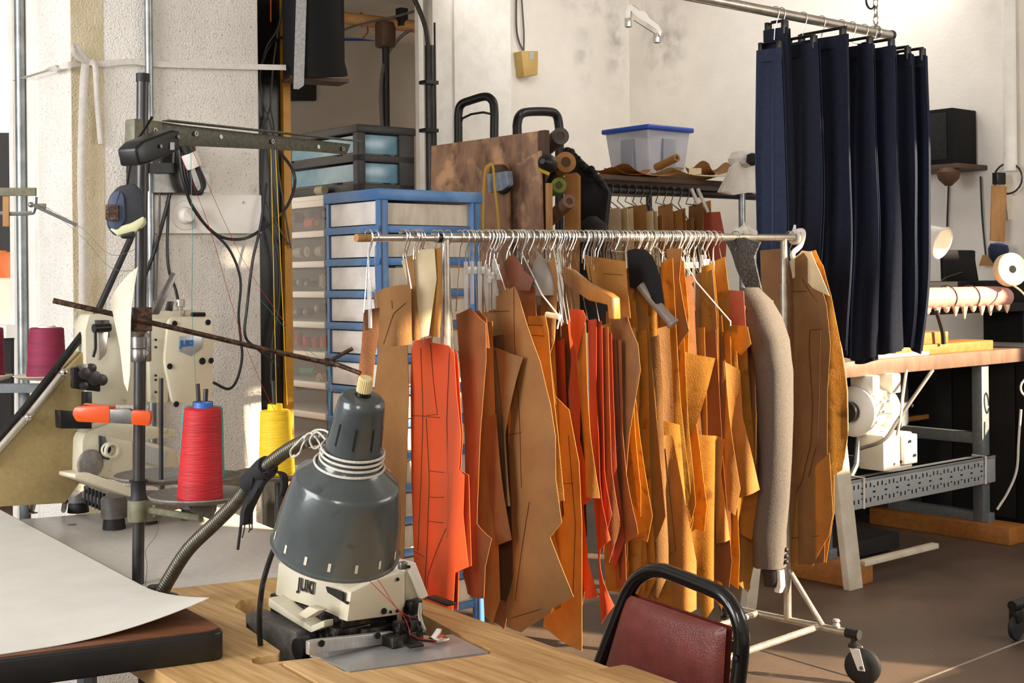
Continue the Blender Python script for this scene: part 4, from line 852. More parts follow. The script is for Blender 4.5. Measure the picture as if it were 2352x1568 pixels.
# ================================================================= garment rack
RA, RB = P(1022, 546, 3.60), P(1800, 545, 4.72)
rd = (RB - RA); rlen = rd.length; rdir = rd / rlen; rh = V((rdir.x, rdir.y, 0)).normalized(); rn = V((-rh.y, rh.x, 0))   # rn points away from the viewer (like B)
if rn.dot(B) < 0: rn = -rn
def rail(px):
    k = (px - CX) / F; return RA + rd * ((k * RA.y - RA.x) / (rd.x - k * rd.y))
rk = thing('garment_rack', 'chrome rolling garment rack packed with paper patterns', 'rack', V(((RA.x + RB.x) / 2, (RA.y + RB.y) / 2, 0)))
M().tube([rail(995), rail(1832)], .0128, 16).obj('top_rail', G['chrome_worn'], rk)
M().tube([rail(1004), rail(1012)], .0138, 16).obj('rail_collar', G['black_steel'], rk)
M().tube([rail(845), rail(1004)], .0098, 14).obj('inner_rail', G['chrome_worn'], rk)
M().tube([rail(819), rail(852)], .0105, 14).obj('wooden_plug', G['raw_wood'], rk)
def upright(q, px):
    f0 = V((q.x, q.y, .17)); jz = q.z - .17
    M().tube([q - Z * .005, V((q.x, q.y, jz))], .0125, 14).obj('upright', G['chrome_worn'], rk)
    M().tube([V((q.x, q.y, jz + .004)), f0], .0145, 14).obj('upright_sleeve', G['chrome_worn'], rk)
    n0, n1 = f0 - rn * .24, f0 + rn * .24
    M().tube([n0, n1], .0125, 12).obj('foot_tube', G['chrome_worn'], rk)
    M().tube([f0 + Z * .19, f0 - rn * .15], .0095, 10).obj('brace', G['chrome_worn'], rk)
    for e in (n0, n1):
        s = -1 if e is n0 else 1; c = e + rn * s * .03
        cs_ = M().tube([e, e + rn * s * .05], .0175, 14).obj('end_cap', G['rubber'], rk)
        M().lathe(c - Z * .045, Z, [(.022, 0), (.022, .012), (.012, .016), (.012, .05)], 14).obj('caster_plate', G['gunmetal'], rk)
        wv = (rh * .3 - rn * .95).normalized(); wax = V((-wv.y, wv.x, 0)); wc = V((c.x, c.y, .062)) + wv * .028
        for t in (-1, 1): M().poly([c - Z * .045 + wax * t * .019 - wv * .012, c - Z * .045 + wax * t * .019 + wv * .022, wc + wax * t * .019 + wv * .012 - Z * .01, wc + wax * t * .019 - wv * .012 - Z * .01], wax * t * .003).obj('caster_fork', G['machine_white'], rk)
        M().lathe(wc - wax * .016, wax, [(.03, 0), (.056, .004), (.062, .010), (.062, .022), (.056, .028), (.03, .032)], 28).obj('wheel', G['rubber'], rk)
        M().lathe(wc - wax * .024, wax, [(.007, 0), (.007, .048)], 10).obj('axle', G['steel'], rk)
    return f0
fA, fB = upright(RA, 1022), upright(RB, 1800)
M().tube([fA - rn * .13, fB - rn * .13], .0115, 12).obj('base_tube', G['chrome_worn'], rk)
M().tube([fA + rn * .13, fB + rn * .13], .0115, 12).obj('base_tube', G['chrome_worn'], rk)
M().lathe(fB - rn * .20 + Z * .01, Z, [(.012, 0), (.014, .006), (.009, .016), (.014, .022), (.01, .028)], 12).obj('wing_bolt', G['brushed'], rk)
# cotton rag tied on the far end
rg = thing('rag_knot', 'white rag knotted on the far end of the chrome rack rail', 'rag', rail(1828))
M().tube(spline([rail(1822) + V((0, 0, .018)), rail(1830) + V((.02, -.02, .02)), rail(1836) + V((.0, -.02, -.03)), rail(1824) + V((-.01, -.025, -.06)), rail(1826) + V((0, -.02, -.1))], 6), .010, 8).obj('tail', G['linen_tape'], rg, smooth=60)
M().tube(arc(rail(1826), rn, Z, .02, 0, 330, 14), .008, 8).obj('loop', G['linen_tape'], rg, smooth=60)
M().tube([rail(1825) + Z * .015, rail(1827) + Z * .045], [.009, .004], 8).obj('tuft', G['linen_tape'], rg, smooth=60)

# ---- hooks, hangers
HG = 'hangers on the chrome rack'
def hook_path(q, drop, lean=0.0, r=.018):
    c = q + Z * .004
    a = arc(c, rn, Z, r, -20, 190, 9)      # over the rail, open side to the back
    e = c + Z * (-.02) + rn * 0 + rh * lean * .3
    return a + [c - rn * r * .75 - Z * .018 + rh * lean * .2, c - Z * .045 + rh * lean * .6, c - Z * drop + rh * lean]
def hook(px, drop, mt='chrome', label='bare wire hook of a hanger crowding the chrome rail', r=.0021, lean=0, body=None):
    q = rail(px); t = thing('clothes_hanger', label, 'hanger', q - Z * drop, HG)
    M().tube(hook_path(q, drop, lean), r, 5).obj('hook', G[mt], t, smooth=60)
    if body == 'clip':
        b = q - Z * drop + rh * lean
        w_ = random.uniform(.004, .008); M().box(Fr(b, rh, rn), -.003, .003, -w_, w_, -random.uniform(.10, .16), .005, .002).obj('clip_body', G['clear_plastic'], t)
        M().box(Fr(b, rh, rn), -.006, .006, -.016, -.006, -.03, -.01, .001).obj('clip_jaw', G['clear_plastic'], t)
    return t
x = 1172.0
n_h = 0
while x < 1640:
    hook(x + random.uniform(-2, 2), random.uniform(.06, .11), random.choice(('chrome', 'chrome', 'chrome_worn')), lean=random.uniform(-.015, .015)); n_h += 1
    x += random.choice((4, 5, 6, 7, 12))
for px in (1070, 1084, 1102): hook(px, .07, 'chrome', 'wire hanger with a clear plastic clip beside the left upright', body='clip', r=.0015)
for px in (1118, 1126, 1134, 1140, 1147, 1154): hook(px, random.uniform(.06, .1), 'chrome', 'clear plastic clip hanger bunched on the rail behind the brown patterns', body='clip', lean=random.uniform(-.03, .0))
for px in (1568, 1578, 1590, 1600, 1612, 1628, 1640): hook(px, random.uniform(.06, .09), 'wire_white', 'white plastic clip hanger glowing in the sun near the grey jacket', body='clip', lean=random.uniform(-.03, .0), r=.002)
for px in (927, 934, 955, 962, 968): hook(px, .06, 'chrome', 'small wire hook holding the cream pattern bundle', r=.0015)
for px in (848,): hook(px, .11, 'chrome', 'long wire hook at the wooden end of the rail', body='clip', r=.0015)

# ---- paper patterns
def pattern(xr, pts, mt, yaw=0.0, amp=.012, k=2.0, ph=0.0, flare=0.0, label=None, group=None, name='paper_pattern', lines=(), cat='pattern', nu=8, nz=10, thick=.0016, hookit=True):
    q = rail(xr); pl = PL(q, rot(-rn, yaw)); uz = [pl.uz(*p) for p in pts]
    us = [u for u, z in uz]; zs = [z for u, z in uz]; um, uw, z0, zz = (min(us) + max(us)) / 2, max(max(us) - min(us), .05), min(zs), max(zs)
    def bend(u, z):
        s = (u - um) / uw; t = (zz - z) / max(zz - z0, .01)
        return amp * math.sin(k * math.pi * s + ph + t * .6) * (.4 + .6 * t) + flare * t * t * (.5 + s)
    if not lines:
        o = M().sheet(pl, uz, bend, thick, nu, nz).obj(name, G[mt], None, label, cat, group, smooth=50)
    else:
        o = thing(name, label, cat, pl.at(um, z0), group)
        M().sheet(pl, uz, bend, thick, nu, nz).obj('card', G[mt], o, smooth=50)
        for ln in lines:
            pts3 = []
            for a, b in zip(ln, ln[1:]):
                for i in range(6):
                    u, z = pl.uz(a[0] + (b[0] - a[0]) * i / 6, a[1] + (b[1] - a[1]) * i / 6); pts3.append(pl.at(u, z, bend(u, z) + .0012))
            M().tube(pts3, .0008, 4).obj('pencil_line', G['pencil'], o)
    if hookit:
        top = max(uz, key=lambda t: t[1]); tu = min((u for u, z in uz if z > zz - .03), key=lambda u: abs(u)); tu = max(-.05, min(.05, tu))
        end = pl.at(tu, zz - .012, bend(tu, zz - .012)); c = q + Z * .004
        t = thing('pattern_hook', 'wire hook holding the ' + ' '.join((label or 'pattern').split()[:11]).rstrip(','), 'hook', end, 'pattern hooks')
        M().tube(arc(c, rn, Z, .017, -20, 200, 9) + [c - Z * .03, end], .0015, 5).obj('hook_wire', G['chrome'], t, smooth=60)
    return o
KG = 'kraft paper patterns on the rack'
pattern(848, [(836, 712), (872, 706), (870, 765), (852, 880), (846, 1010), (822, 1010), (820, 880), (830, 800)], 'kraft_dark', 55, .004, label='narrow dark brown folded pattern at the wooden end of the rail')
pattern(862, [(848, 770), (866, 765), (855, 900), (845, 1010), (835, 1010), (840, 880)], 'kraft', 50, .004, label='thin lit kraft pattern edge beside the narrow dark brown one')
pattern(930, [(855, 676), (880, 662), (912, 655), (946, 652), (948, 790), (905, 795), (862, 800), (862, 740)], 'kraft_tan', 40, .02, 1.2, label='short tan pattern with curved top left of the cream bundle', lines=[[(880, 790), (905, 720), (940, 690)], [(900, 690), (902, 712)]])
pattern(958, [(922, 600), (936, 588), (962, 573), (998, 571), (1003, 640), (985, 770), (948, 782), (950, 700)], 'cream_card', 45, .006, label='sunlit cream card pattern, topmost of the bundle by the left upright')
pattern(952, [(930, 590), (950, 585), (965, 780), (948, 782)], 'kraft_tan', 40, .004, label='tan card edge showing beneath the sunlit cream pattern')
pattern(968, [(990, 572), (1014, 568), (1016, 690), (1010, 775), (985, 772)], 'kraft', 40, .006, label='kraft card behind the sunlit cream pattern at the left upright')
pattern(1000, [(866, 795), (900, 784), (940, 777), (945, 900), (940, 1150), (935, 1420), (885, 1420), (880, 1100), (868, 1000), (852, 900)], 'kraft_tan', 0, .02, 1.2, label='long tan pattern hanging behind the grey lamp')
pattern(1012, [(938, 800), (946, 783), (990, 775), (993, 786), (1038, 793), (1050, 810), (1056, 900), (1066, 1000), (1062, 1078), (1072, 1090), (1070, 1180), (1079, 1300), (1056, 1312), (1052, 1420), (940, 1420), (933, 1100), (934, 900)], 'card_orange', 14, .035, 1.3, .4, label='large bright orange card pattern with pencil lines', nu=12,
        lines=[[(962, 800), (968, 950), (962, 1100), (948, 1300)], [(990, 790), (1000, 880), (1012, 950), (970, 955)], [(936, 955), (1036, 958)], [(978, 960), (990, 1100), (985, 1250), (975, 1380)], [(990, 1080), (1040, 1082)], [(992, 1140), (1040, 1138)], [(990, 1195), (1040, 1196)], [(1040, 800), (1036, 960), (1042, 1150), (1040, 1250)], [(1038, 1210), (990, 1320), (980, 1390)], [(940, 1270), (985, 1282)]])
pattern(1030, [(1040, 800), (1052, 812), (1066, 1000), (1062, 1080), (1076, 1090), (1080, 1300), (1058, 1312), (1054, 1400), (1030, 1400), (1046, 1100)], 'card_orange', 0, .01, label='orange card edge lying behind the large orange pattern')
pattern(1058, [(1044, 722), (1080, 706), (1120, 742), (1121, 830), (1110, 1000), (1104, 1200), (1132, 1236), (1122, 1300), (1120, 1372), (1066, 1366), (1052, 1320), (1062, 1290), (1060, 1000)], 'kraft_brown', 0, .018, 1.5, label='rust brown pattern with notched hem next to the large orange one', nu=9)
pattern(1080, [(1075, 725), (1100, 712), (1118, 730), (1122, 800), (1085, 790)], 'kraft_brown', 10, .008, label='short rust brown pattern clipped at the left upright')
pattern(1100, [(1125, 795), (1202, 820), (1194, 850), (1162, 1000), (1180, 1160), (1150, 1165), (1130, 1000), (1122, 900)], 'kraft_taupe', 6, .015, label='taupe pattern with a pointed flap in front of the big tan one', lines=[[(1135, 805), (1165, 1120)]])
pattern(1090, [(1108, 960), (1140, 950), (1172, 1240), (1140, 1255), (1118, 1150)], 'kraft_brown', 4, .012, label='rust brown pattern under the pointed taupe flap')
pattern(1128, [(1108, 700), (1130, 682), (1181, 657), (1190, 672), (1215, 740), (1250, 830), (1272, 930), (1281, 1000), (1282, 1100), (1292, 1200), (1272, 1232), (1311, 1372), (1276, 1395), (1274, 1405), (1214, 1447), (1160, 1440), (1160, 1300), (1172, 1200), (1158, 1080), (1172, 960), (1165, 830), (1110, 800)], 'kraft_tan', 0, .03, 1.6, .5, label='big tan pattern with a slanted dog-leg hem', nu=12, nz=14,
        lines=[[(1180, 660), (1182, 780), (1200, 960), (1210, 1150)], [(1110, 716), (1180, 714)], [(1230, 1150), (1212, 1260), (1190, 1400)], [(1180, 1418), (1272, 1390)], [(1160, 1000), (1215, 990)]])
pattern(1150, [(1228, 770), (1262, 800), (1282, 950), (1286, 1150), (1274, 1230), (1312, 1372), (1276, 1398), (1218, 1200), (1210, 960)], 'kraft_gold', 44, .02, 1.2, label='golden mottled pattern strip along the big tan pattern')
pattern(1170, [(1212, 726), (1253, 724), (1262, 760), (1283, 1000), (1292, 1150), (1250, 1150), (1225, 900)], 'kraft', 0, .012, label='kraft pattern with a square top beneath the white wire hanger', lines=[[(1212, 746), (1254, 748)], [(1220, 770), (1258, 772)]])
pattern(1190, [(1150, 640), (1195, 640), (1230, 660), (1240, 900), (1180, 900), (1160, 760)], 'kraft_brown', 0, .015, label='brown pattern hanging under the leather neck piece')
pattern(1212, [(1262, 900), (1310, 940), (1336, 1060), (1344, 1200), (1346, 1492), (1238, 1442), (1262, 1250), (1300, 1180)], 'kraft', 0, .02, 1.0, label='wide kraft pattern reaching lowest of all on the rack', lines=[[(1310, 1000), (1330, 1200), (1325, 1400)], [(1290, 1110), (1330, 1108)]], nu=9)
pattern(1222, [(1243, 620), (1275, 590), (1280, 640), (1276, 780), (1250, 900), (1235, 800)], 'kraft_tan', 5, .015, label='curved tan facing piece hanging below the grey hood')
pattern(1240, [(1302, 722), (1316, 770), (1326, 830), (1334, 900), (1332, 1010), (1348, 1080), (1362, 1140), (1340, 1160), (1352, 1290), (1375, 1368), (1346, 1372), (1330, 1290), (1318, 1100), (1305, 900), (1312, 830)], 'card_orange', 42, .02, 1.4, label='slim bright orange pattern beside the widest kraft sheet', nu=9)
pattern(1252, [(1308, 708), (1340, 712), (1346, 730), (1326, 830), (1310, 770)], 'card_orange', 8, .006, label='short orange tab pattern with rounded corner')
pattern(1258, [(1320, 790), (1345, 740), (1352, 900), (1360, 1000), (1375, 1145), (1350, 1140), (1335, 1000)], 'kraft', 2, .01, label='kraft pattern between the orange tab and the red-brown row')
pattern(1264, [(1350, 735), (1368, 732), (1366, 900), (1380, 1100), (1402, 1240), (1382, 1262), (1379, 1285), (1407, 1392), (1388, 1430), (1370, 1300), (1355, 1100)], 'card_red', 4, .014, label='red-orange pattern with a hooked hem above the chair', nu=7)
for i, (a, b, c) in enumerate(((1274, 1376, 'card_red'), (1283, 1392, 'kraft_brown'), (1292, 1400, 'card_red'), (1300, 1410, 'kraft_dark'))):
    y0 = 740 + i * 14
    pattern(a, [(b - 12, y0), (b + 6, y0 - 4), (b + 10, 900), (b + 16, 1080), (b + 30, 1180 + 30 * i), (b + 12, 1270 + 20 * i), (b - 4, 1100), (b - 10, 900)], c, 3, .010, 1.6, i, label=('first', 'second', 'third', 'last')[i] + ' of four narrow red-brown patterns behind the hooked red-orange one', group='narrow red-brown patterns')
pattern(1306, [(1404, 782), (1426, 780), (1430, 1000), (1442, 1090), (1465, 1200), (1468, 1226), (1440, 1248), (1444, 1352), (1408, 1352), (1412, 1000)], 'kraft_brown', 0, .012, 1.4, label='rounded-corner brown pattern under the wooden hanger')
pattern(1318, [(1402, 730), (1444, 728), (1466, 790), (1470, 850), (1452, 1000), (1446, 1092), (1430, 1000), (1416, 900)], 'kraft_taupe', 0, .016, label='crescent taupe pattern beneath the tip of the wooden hanger')
pattern(1362, [(1338, 586), (1440, 600), (1444, 650), (1452, 730), (1405, 745), (1396, 690), (1348, 640)], 'kraft', 0, .012, 1.2, label='square-shouldered kraft pattern in front of the black hanger', lines=[[(1385, 628), (1444, 632)]])
pattern(1396, [(1453, 732), (1479, 724), (1492, 800), (1502, 870), (1512, 1010), (1522, 1100), (1508, 1175), (1480, 1050), (1465, 900)], 'kraft_gold', 46, .012, label='golden mottled pattern with a bright right-hand edge')
pattern(1410, [(1446, 1000), (1470, 1030), (1520, 1180), (1514, 1200), (1482, 1196), (1498, 1300), (1470, 1340), (1440, 1300)], 'kraft', 42, .016, label='kraft pattern ending in a blunt point left of the sunlit panel')
pattern(1412, [(1520, 1000), (1545, 1000), (1600, 1290), (1600, 1400), (1540, 1420), (1545, 1280), (1518, 1200)], 'kraft', 38, .014, label='kraft pattern with a traced rectangle near the chair', lines=[[(1528, 1030), (1552, 1264), (1536, 1274), (1526, 1150)]])
pattern(1500, [(1528, 572), (1568, 570), (1562, 640), (1586, 760), (1560, 800), (1540, 700)], 'kraft_tan', 0, .012, 1.2, label='folded kraft pattern right behind the black hanger')
pattern(1438, [(1555, 802), (1600, 815), (1642, 822), (1626, 885), (1602, 965), (1586, 1012), (1562, 930)], 'kraft_gold', 48, .016, 1.2, label='diamond-shaped golden pattern with a white curled edge', nu=9)
pattern(1448, [(1596, 998), (1642, 1000), (1638, 1200), (1636, 1392), (1616, 1424), (1592, 1300), (1585, 1150)], 'kraft_gold', 55, .016, 1.3, label='pale panel catching the sun in the middle of the rack', nu=9)
pattern(1405, [(1505, 960), (1560, 975), (1578, 1200), (1590, 1440), (1470, 1440), (1480, 1300), (1500, 1150)], 'kraft_gold', 50, .022, label='broad golden pattern seen through the chair frame', nu=9)
pattern(1500, [(1642, 1000), (1664, 1010), (1656, 1090), (1672, 1200), (1676, 1240), (1645, 1250), (1640, 1100)], 'kraft', 36, .010, label='kraft strip with a stepped hem right of the sunlit panel')
pattern(1545, [(1664, 830), (1700, 850), (1706, 960), (1746, 1125), (1690, 1146), (1674, 1050)], 'kraft', 44, .014, label='kraft pattern flaring to a straight hem left of the grey jacket', nu=9)
pattern(1615, [(1650, 665), (1708, 668), (1712, 760), (1655, 756)], 'card_salmon', -8, .006, label='salmon card with rounded corner behind the white clips')
pattern(1604, [(1672, 745), (1718, 750), (1724, 790), (1705, 815), (1680, 800)], 'kraft_gold', -4, .008, label='small golden card with a curled white corner')
tops = [(1480, 700), (1500, 712), (1516, 730), (1534, 742), (1552, 760), (1566, 775), (1586, 800)]
COLW = {'kraft': 'kraft brown', 'kraft_gold': 'golden', 'kraft_brown': 'rust brown', 'kraft_tan': 'tan', 'kraft_dark': 'dark brown', 'card_red': 'red-brown', 'kraft_taupe': 'taupe'}
LM = ((1375, 'the tip of the wooden hanger'), (1430, 'the black padded hanger'), (1490, 'the traced rectangle pattern'), (1545, 'the diamond-shaped golden pattern'), (1600, 'the flaring kraft pattern'), (1900, 'the salmon card'))
def fill_label(mt, xr, yt, yb, w_):
    near = next(n for x_, n in LM if xr < x_)
    return '%s %s%s pattern hanging behind %s' % ('high-topped' if yt < 660 else 'low-hanging' if yb > 1330 else 'short' if yb < 1240 else 'plain', 'narrow ' if w_ < 26 else 'wide ' if w_ > 36 else '', COLW[mt], near)
random.seed(21)
for i in range(34):
    xr = 1345 + i * 8.2; x0 = xr + random.uniform(60, 105) - i * .6; wv_ = random.uniform(18, 42); yt = random.choice((random.uniform(575, 640), random.uniform(690, 790), random.uniform(690, 790))); yb = random.uniform(1180, 1400); sk = random.uniform(10, 50)
    pts = [(x0 - wv_, yt + 10), (x0 + random.uniform(-4, 6), yt), (x0 + 10, yt + 120), (x0 + sk * .5, (yt + yb) / 2), (x0 + sk, yb - 60), (x0 + sk - random.uniform(0, 30), yb), (x0 - wv_ * .6, yb - random.uniform(0, 60)), (x0 - wv_, (yt + yb) / 2)]
    mt = random.choice(('kraft', 'kraft', 'kraft_gold', 'kraft_brown', 'kraft_gold', 'kraft_tan', 'kraft_gold'))
    pattern(xr, pts, mt, random.uniform(0, 50), random.uniform(.006, .016), random.uniform(1.2, 2.4), random.uniform(0, 6), random.uniform(-.03, .03), fill_label(mt, xr, yt, yb, wv_), KG, nu=6, nz=8, hookit=i % 4 == 0)
for i in range(20):
    xr = 1540 + i * 7; x0 = xr + random.uniform(60, 90) - i * .6; wv_ = random.uniform(16, 32); yt = random.uniform(695, 770); yb = random.uniform(1150, 1375); sk = random.uniform(0, 25)
    pts = [(x0 - wv_, yt + random.uniform(0, 15)), (x0, yt), (x0 + 6, yt + 150), (x0 + sk, yb - 80), (x0 + sk - random.uniform(-5, 20), yb), (x0 - wv_ * .5, yb - random.uniform(0, 40)), (x0 - wv_, (yt + yb) / 2)]
    mt = random.choice(('kraft', 'kraft', 'kraft_gold', 'kraft_brown'))
    pattern(xr, pts, mt, random.uniform(0, 46), random.uniform(.005, .012), random.uniform(1.2, 2.2), random.uniform(0, 6), random.uniform(-.02, .02), fill_label(mt, xr, yt, yb, wv_).replace('behind', 'beside'), 'narrow kraft patterns by the jacket', nu=5, nz=7, hookit=i % 4 == 0)
for i in range(20):
    xr = 1104 + i * 11; x0 = xr + random.uniform(5, 45); wv_ = random.uniform(28, 56); yt = random.uniform(690, 780); yb = random.uniform(1280, 1450)
    pts = [(x0 - wv_, yt + 10), (x0, yt), (x0 + 8, yt + 200), (x0 + 20, yb - 60), (x0 + 4, yb), (x0 - wv_ * .7, yb - 20), (x0 - wv_, (yt + yb) / 2)]
    mt = random.choice(('kraft_brown', 'kraft_dark', 'kraft_brown', 'card_red', 'kraft'))
    pattern(xr, pts, mt, random.uniform(-4, 4), .01, 1.6, random.uniform(0, 6), 0, '%s %s pattern in the shade behind the %s' % ('wide' if wv_ > 36 else 'narrow', COLW[mt], ('big tan pattern', 'square-topped kraft', 'widest kraft sheet', 'orange tab')[i // 5]), 'brown patterns in the shade', nu=5, nz=7, hookit=i % 3 == 0)

# ---- shaped things on the rail
lp_ = PL(rail(1160), rot(-rn, 8))
m = M(); m.sheet(lp_, [lp_.uz(*p) for p in ((1148, 655), (1150, 610), (1170, 590), (1182, 582), (1196, 600), (1205, 622), (1222, 640), (1215, 668), (1180, 664))], lambda u, z: .01 * math.sin(u * 40), .004, 6, 6).obj('leather_neckpiece', G['leather_brown'], None, 'brown leather neck piece hooked on the rail with a round stamp', 'leather piece', smooth=50)
# grey domed hood
hd = P(1240, 660, 3.78)
def dome(u, v):
    a = -.5 + u * math.pi * 1.05; b = v * math.pi * .55
    return P(1238, 650, 3.80) + rh * (.055 * math.cos(a) * math.sin(b) ) - rn * (.05 * math.sin(a) * math.sin(b)) + Z * (.095 * math.cos(b) - .02)
M().grid(dome, 18, 12, .002).obj('satin_hood', G['satin_silver'], None, 'silver-grey satin hood draped over a hanger on the rail', 'hood', smooth=60)
# wooden hanger
wh = thing('wooden_hanger', 'broad wooden coat hanger angled out from the chrome rail', 'hanger', P(1340, 700, 3.95))
wq = PL(rail(1290), rot(-rn, -4))
whp = [(1284, 625), (1292, 612), (1310, 622), (1345, 650), (1392, 672), (1408, 684), (1410, 734), (1396, 732), (1394, 700), (1350, 690), (1320, 668), (1296, 650)]
M().poly([wq.pt(*p) for p in whp], -wq.n * .03, .005, 3).obj('shoulder', G['hanger_wood'], wh)
M().tube(hook_path(rail(1290), .03)[:-1] + [wq.pt(1294, 628, -.015)], .002, 6).obj('hook', G['chrome'], wh, smooth=60)
# black flocked hanger with satin straps
bh = thing('padded_hanger', 'black padded hanger with silver satin arm beside the kraft square', 'hanger', P(1500, 700, 4.1))
bq = PL(rail(1405), rot(-rn, -4))
M().poly([bq.pt(p.x, p.y) for p in rc([(1440, 575), (1462, 570), (1482, 590), (1500, 640), (1508, 700), (1480, 668), (1446, 660)], 5)], -bq.n * .035, .008, 3).obj('padded_neck', G['velvet_black'], bh)
M().tube(S([(1472, 655, 3.98), (1500, 690, 3.96), (1530, 725, 3.94), (1548, 745, 3.93)], 5), [.016] * 14 + [.021, .019], 12).obj('satin_arm', G['satin_silver'], bh, smooth=60)
M().tube(hook_path(rail(1405), .03)[:-1] + [bq.pt(1452, 580, -.015)], .002, 6).obj('hook', G['chrome'], bh, smooth=60)
# white wire hangers
def wire_hanger(px, a, b, c, label, d, tubew=None):
    t = thing('wire_hanger', label, 'hanger', P(*c, d))
    M().tube(hook_path(rail(px), .05) + [P(*a, d), P(*b, d), P(*c, d)], .0022, 6).obj('wire', G['wire_white'], t, smooth=30)
    if tubew: M().tube([P(*tubew[0], d), P(*tubew[1], d + .03)], .008, 10).obj('cardboard_tube', G['cream_card'], t)
wire_hanger(1558, (1600, 648), (1678, 738), (1678, 748), 'white wire hanger standing out over the tight kraft row', 4.20)
wire_hanger(1200, (1246, 678), (1286, 728), (1280, 755), 'white wire hanger with a cardboard tube above the square-topped kraft', 3.66, ((1286, 728), (1255, 722)))

# ---- grey jacket on the rail
jk = thing('tweed_jacket', 'grey tweed jacket hanging edge-on with its sleeve towards the room', 'jacket', P(1780, 1360, 4.45))
def loft(rings, mt, nm, seg=16, parent=jk, sq=1.0):
    """rings: (px, py, depth, half width px, half depth m)"""
    m = M(); rr = []
    for px, py, d, hw, hd_ in rings:
        c = P(px, py, d); k = hw * d / F
        rr.append([m.bm.verts.new(c + V((1, 0, 0)) * (k * math.cos(2 * math.pi * i / seg) + k * .10 * math.sin(6 * math.pi * i / seg + py * .01)) + V((0, 1, 0)) * (hd_ * math.sin(2 * math.pi * i / seg))) for i in range(seg)])
    for a, b in zip(rr, rr[1:]):
        for i in range(seg): m.bm.faces.new((a[i], a[(i + 1) % seg], b[(i + 1) % seg], b[i]))
    m.bm.faces.new(rr[0][::-1]); m.bm.faces.new(rr[-1]); return m.obj(nm, G[mt], parent, smooth=60)
loft([(1722, 660, 4.40, 20, .03), (1738, 690, 4.38, 34, .05), (1752, 730, 4.36, 42, .06), (1768, 780, 4.34, 42, .07), (1778, 850, 4.33, 40, .07), (1780, 950, 4.33, 38, .07), (1780, 1050, 4.33, 38, .065), (1776, 1150, 4.34, 40, .06), (1768, 1220, 4.35, 40, .06), (1768, 1300, 4.36, 37, .055)], 'tweed_grey', 'sleeve')
loft([(1776, 1300, 4.36, 25, .03), (1778, 1330, 4.36, 23, .03), (1776, 1345, 4.36, 20, .025)], 'lining_dark', 'shirt_cuff')
loft([(1790, 1308, 4.345, 11, .02), (1792, 1345, 4.345, 11, .02), (1788, 1358, 4.345, 9, .02)], 'lining_white', 'cuff_edge')
for y in (1262, 1277, 1290): M().ball(P(1806, y, 4.33), .008).obj('button', G['lining_dark'], jk)
loft([(1745, 690, 4.50, 30, .05), (1745, 800, 4.50, 34, .08), (1742, 1000, 4.52, 34, .09), (1738, 1200, 4.52, 34, .09), (1738, 1290, 4.52, 32, .09)], 'tweed_grey', 'body')
cq = PL(rail(1690), rot(-rn, -6))
m = M(); m.sheet(cq, [cq.uz(*p) for p in ((1640, 535), (1675, 536), (1700, 548), (1722, 545), (1752, 556), (1742, 590), (1756, 680), (1740, 690), (1715, 640), (1688, 612), (1668, 580))], lambda u, z: .03 * math.sin(u * 22), .006, 8, 8).obj('collar', G['tweed_dark'], jk, smooth=60)
M().tube(hook_path(rail(1690), .05), .002, 6).obj('hanger_hook', G['chrome'], jk)
# cream cloth lying on the rail beside the collar
M().tube(spline([rail(1694) + Z * .02, rail(1712) + Z * .025, rail(1735) + Z * .015], 5), [.012] * 4 + [.018] * 3 + [.012] * 4, 8).obj('cloth_scrap', G['cloth_white'], None, 'scrap of white cloth lying on the rail beside the dark collar', 'cloth')
# ---- tan coat patterns at the far end
FE = PL(rail(1812), rot(-rn, -2))
def far_piece(pts, mt, off, amp, label, lines=(), ph=0, nu=9):
    uz = [FE.uz(x_, y_, off) for x_, y_ in pts]; us = [u for u, z in uz]; um, uw = (min(us) + max(us)) / 2, max(us) - min(us); zt_ = max(z for u, z in uz)
    bend = lambda u, z: off + amp * math.sin(2.2 * (u - um) / uw * math.pi + ph)
    o = thing('paper_pattern', label, 'pattern', FE.at(um, min(z for u, z in uz), off))
    M().sheet(FE, uz, bend, .0018, nu, 10).obj('card', G[mt], o, smooth=50)
    for ln in lines:
        pts3 = []
        for a, b in zip(ln, ln[1:]):
            for i in range(6): u, z = FE.uz(a[0] + (b[0] - a[0]) * i / 6, a[1] + (b[1] - a[1]) * i / 6, off); pts3.append(FE.at(u, z, bend(u, z) + .0015))
        M().tube(pts3, .0011, 4).obj('pencil_line', G['pencil'], o)
far_piece([(1748, 575), (1788, 570), (1800, 610), (1852, 580), (1880, 620), (1898, 700), (1905, 790), (1900, 900), (1900, 1150), (1895, 1290), (1810, 1300), (1760, 1200), (1752, 700)], 'kraft_taupe', 0, .02, 'wide tan coat pattern with curved pencil seams at the far end of the rack',
          [[(1850, 640), (1880, 690), (1890, 755), (1868, 758), (1866, 800), (1874, 930), (1870, 1020), (1850, 1100), (1826, 1135)], [(1888, 760), (1886, 900), (1884, 1010), (1862, 1110)], [(1815, 670), (1870, 668)]])
far_piece([(1830, 1120), (1905, 1040), (1912, 1180), (1905, 1230), (1868, 1300), (1815, 1300)], 'kraft', .01, .01, 'kraft hem piece at the foot of the wide tan coat pattern', [[(1815, 1236), (1900, 1228)]])
far_piece([(1838, 578), (1875, 574), (1898, 610), (1912, 680), (1928, 800), (1938, 900), (1940, 1000), (1930, 1080), (1918, 1090), (1918, 1180), (1905, 1290), (1890, 1290), (1900, 1100), (1898, 900), (1886, 740), (1868, 650)], 'kraft_gold', -.03, .02, 'golden coat pattern with a sunlit white edge beside the navy trousers', ph=1)
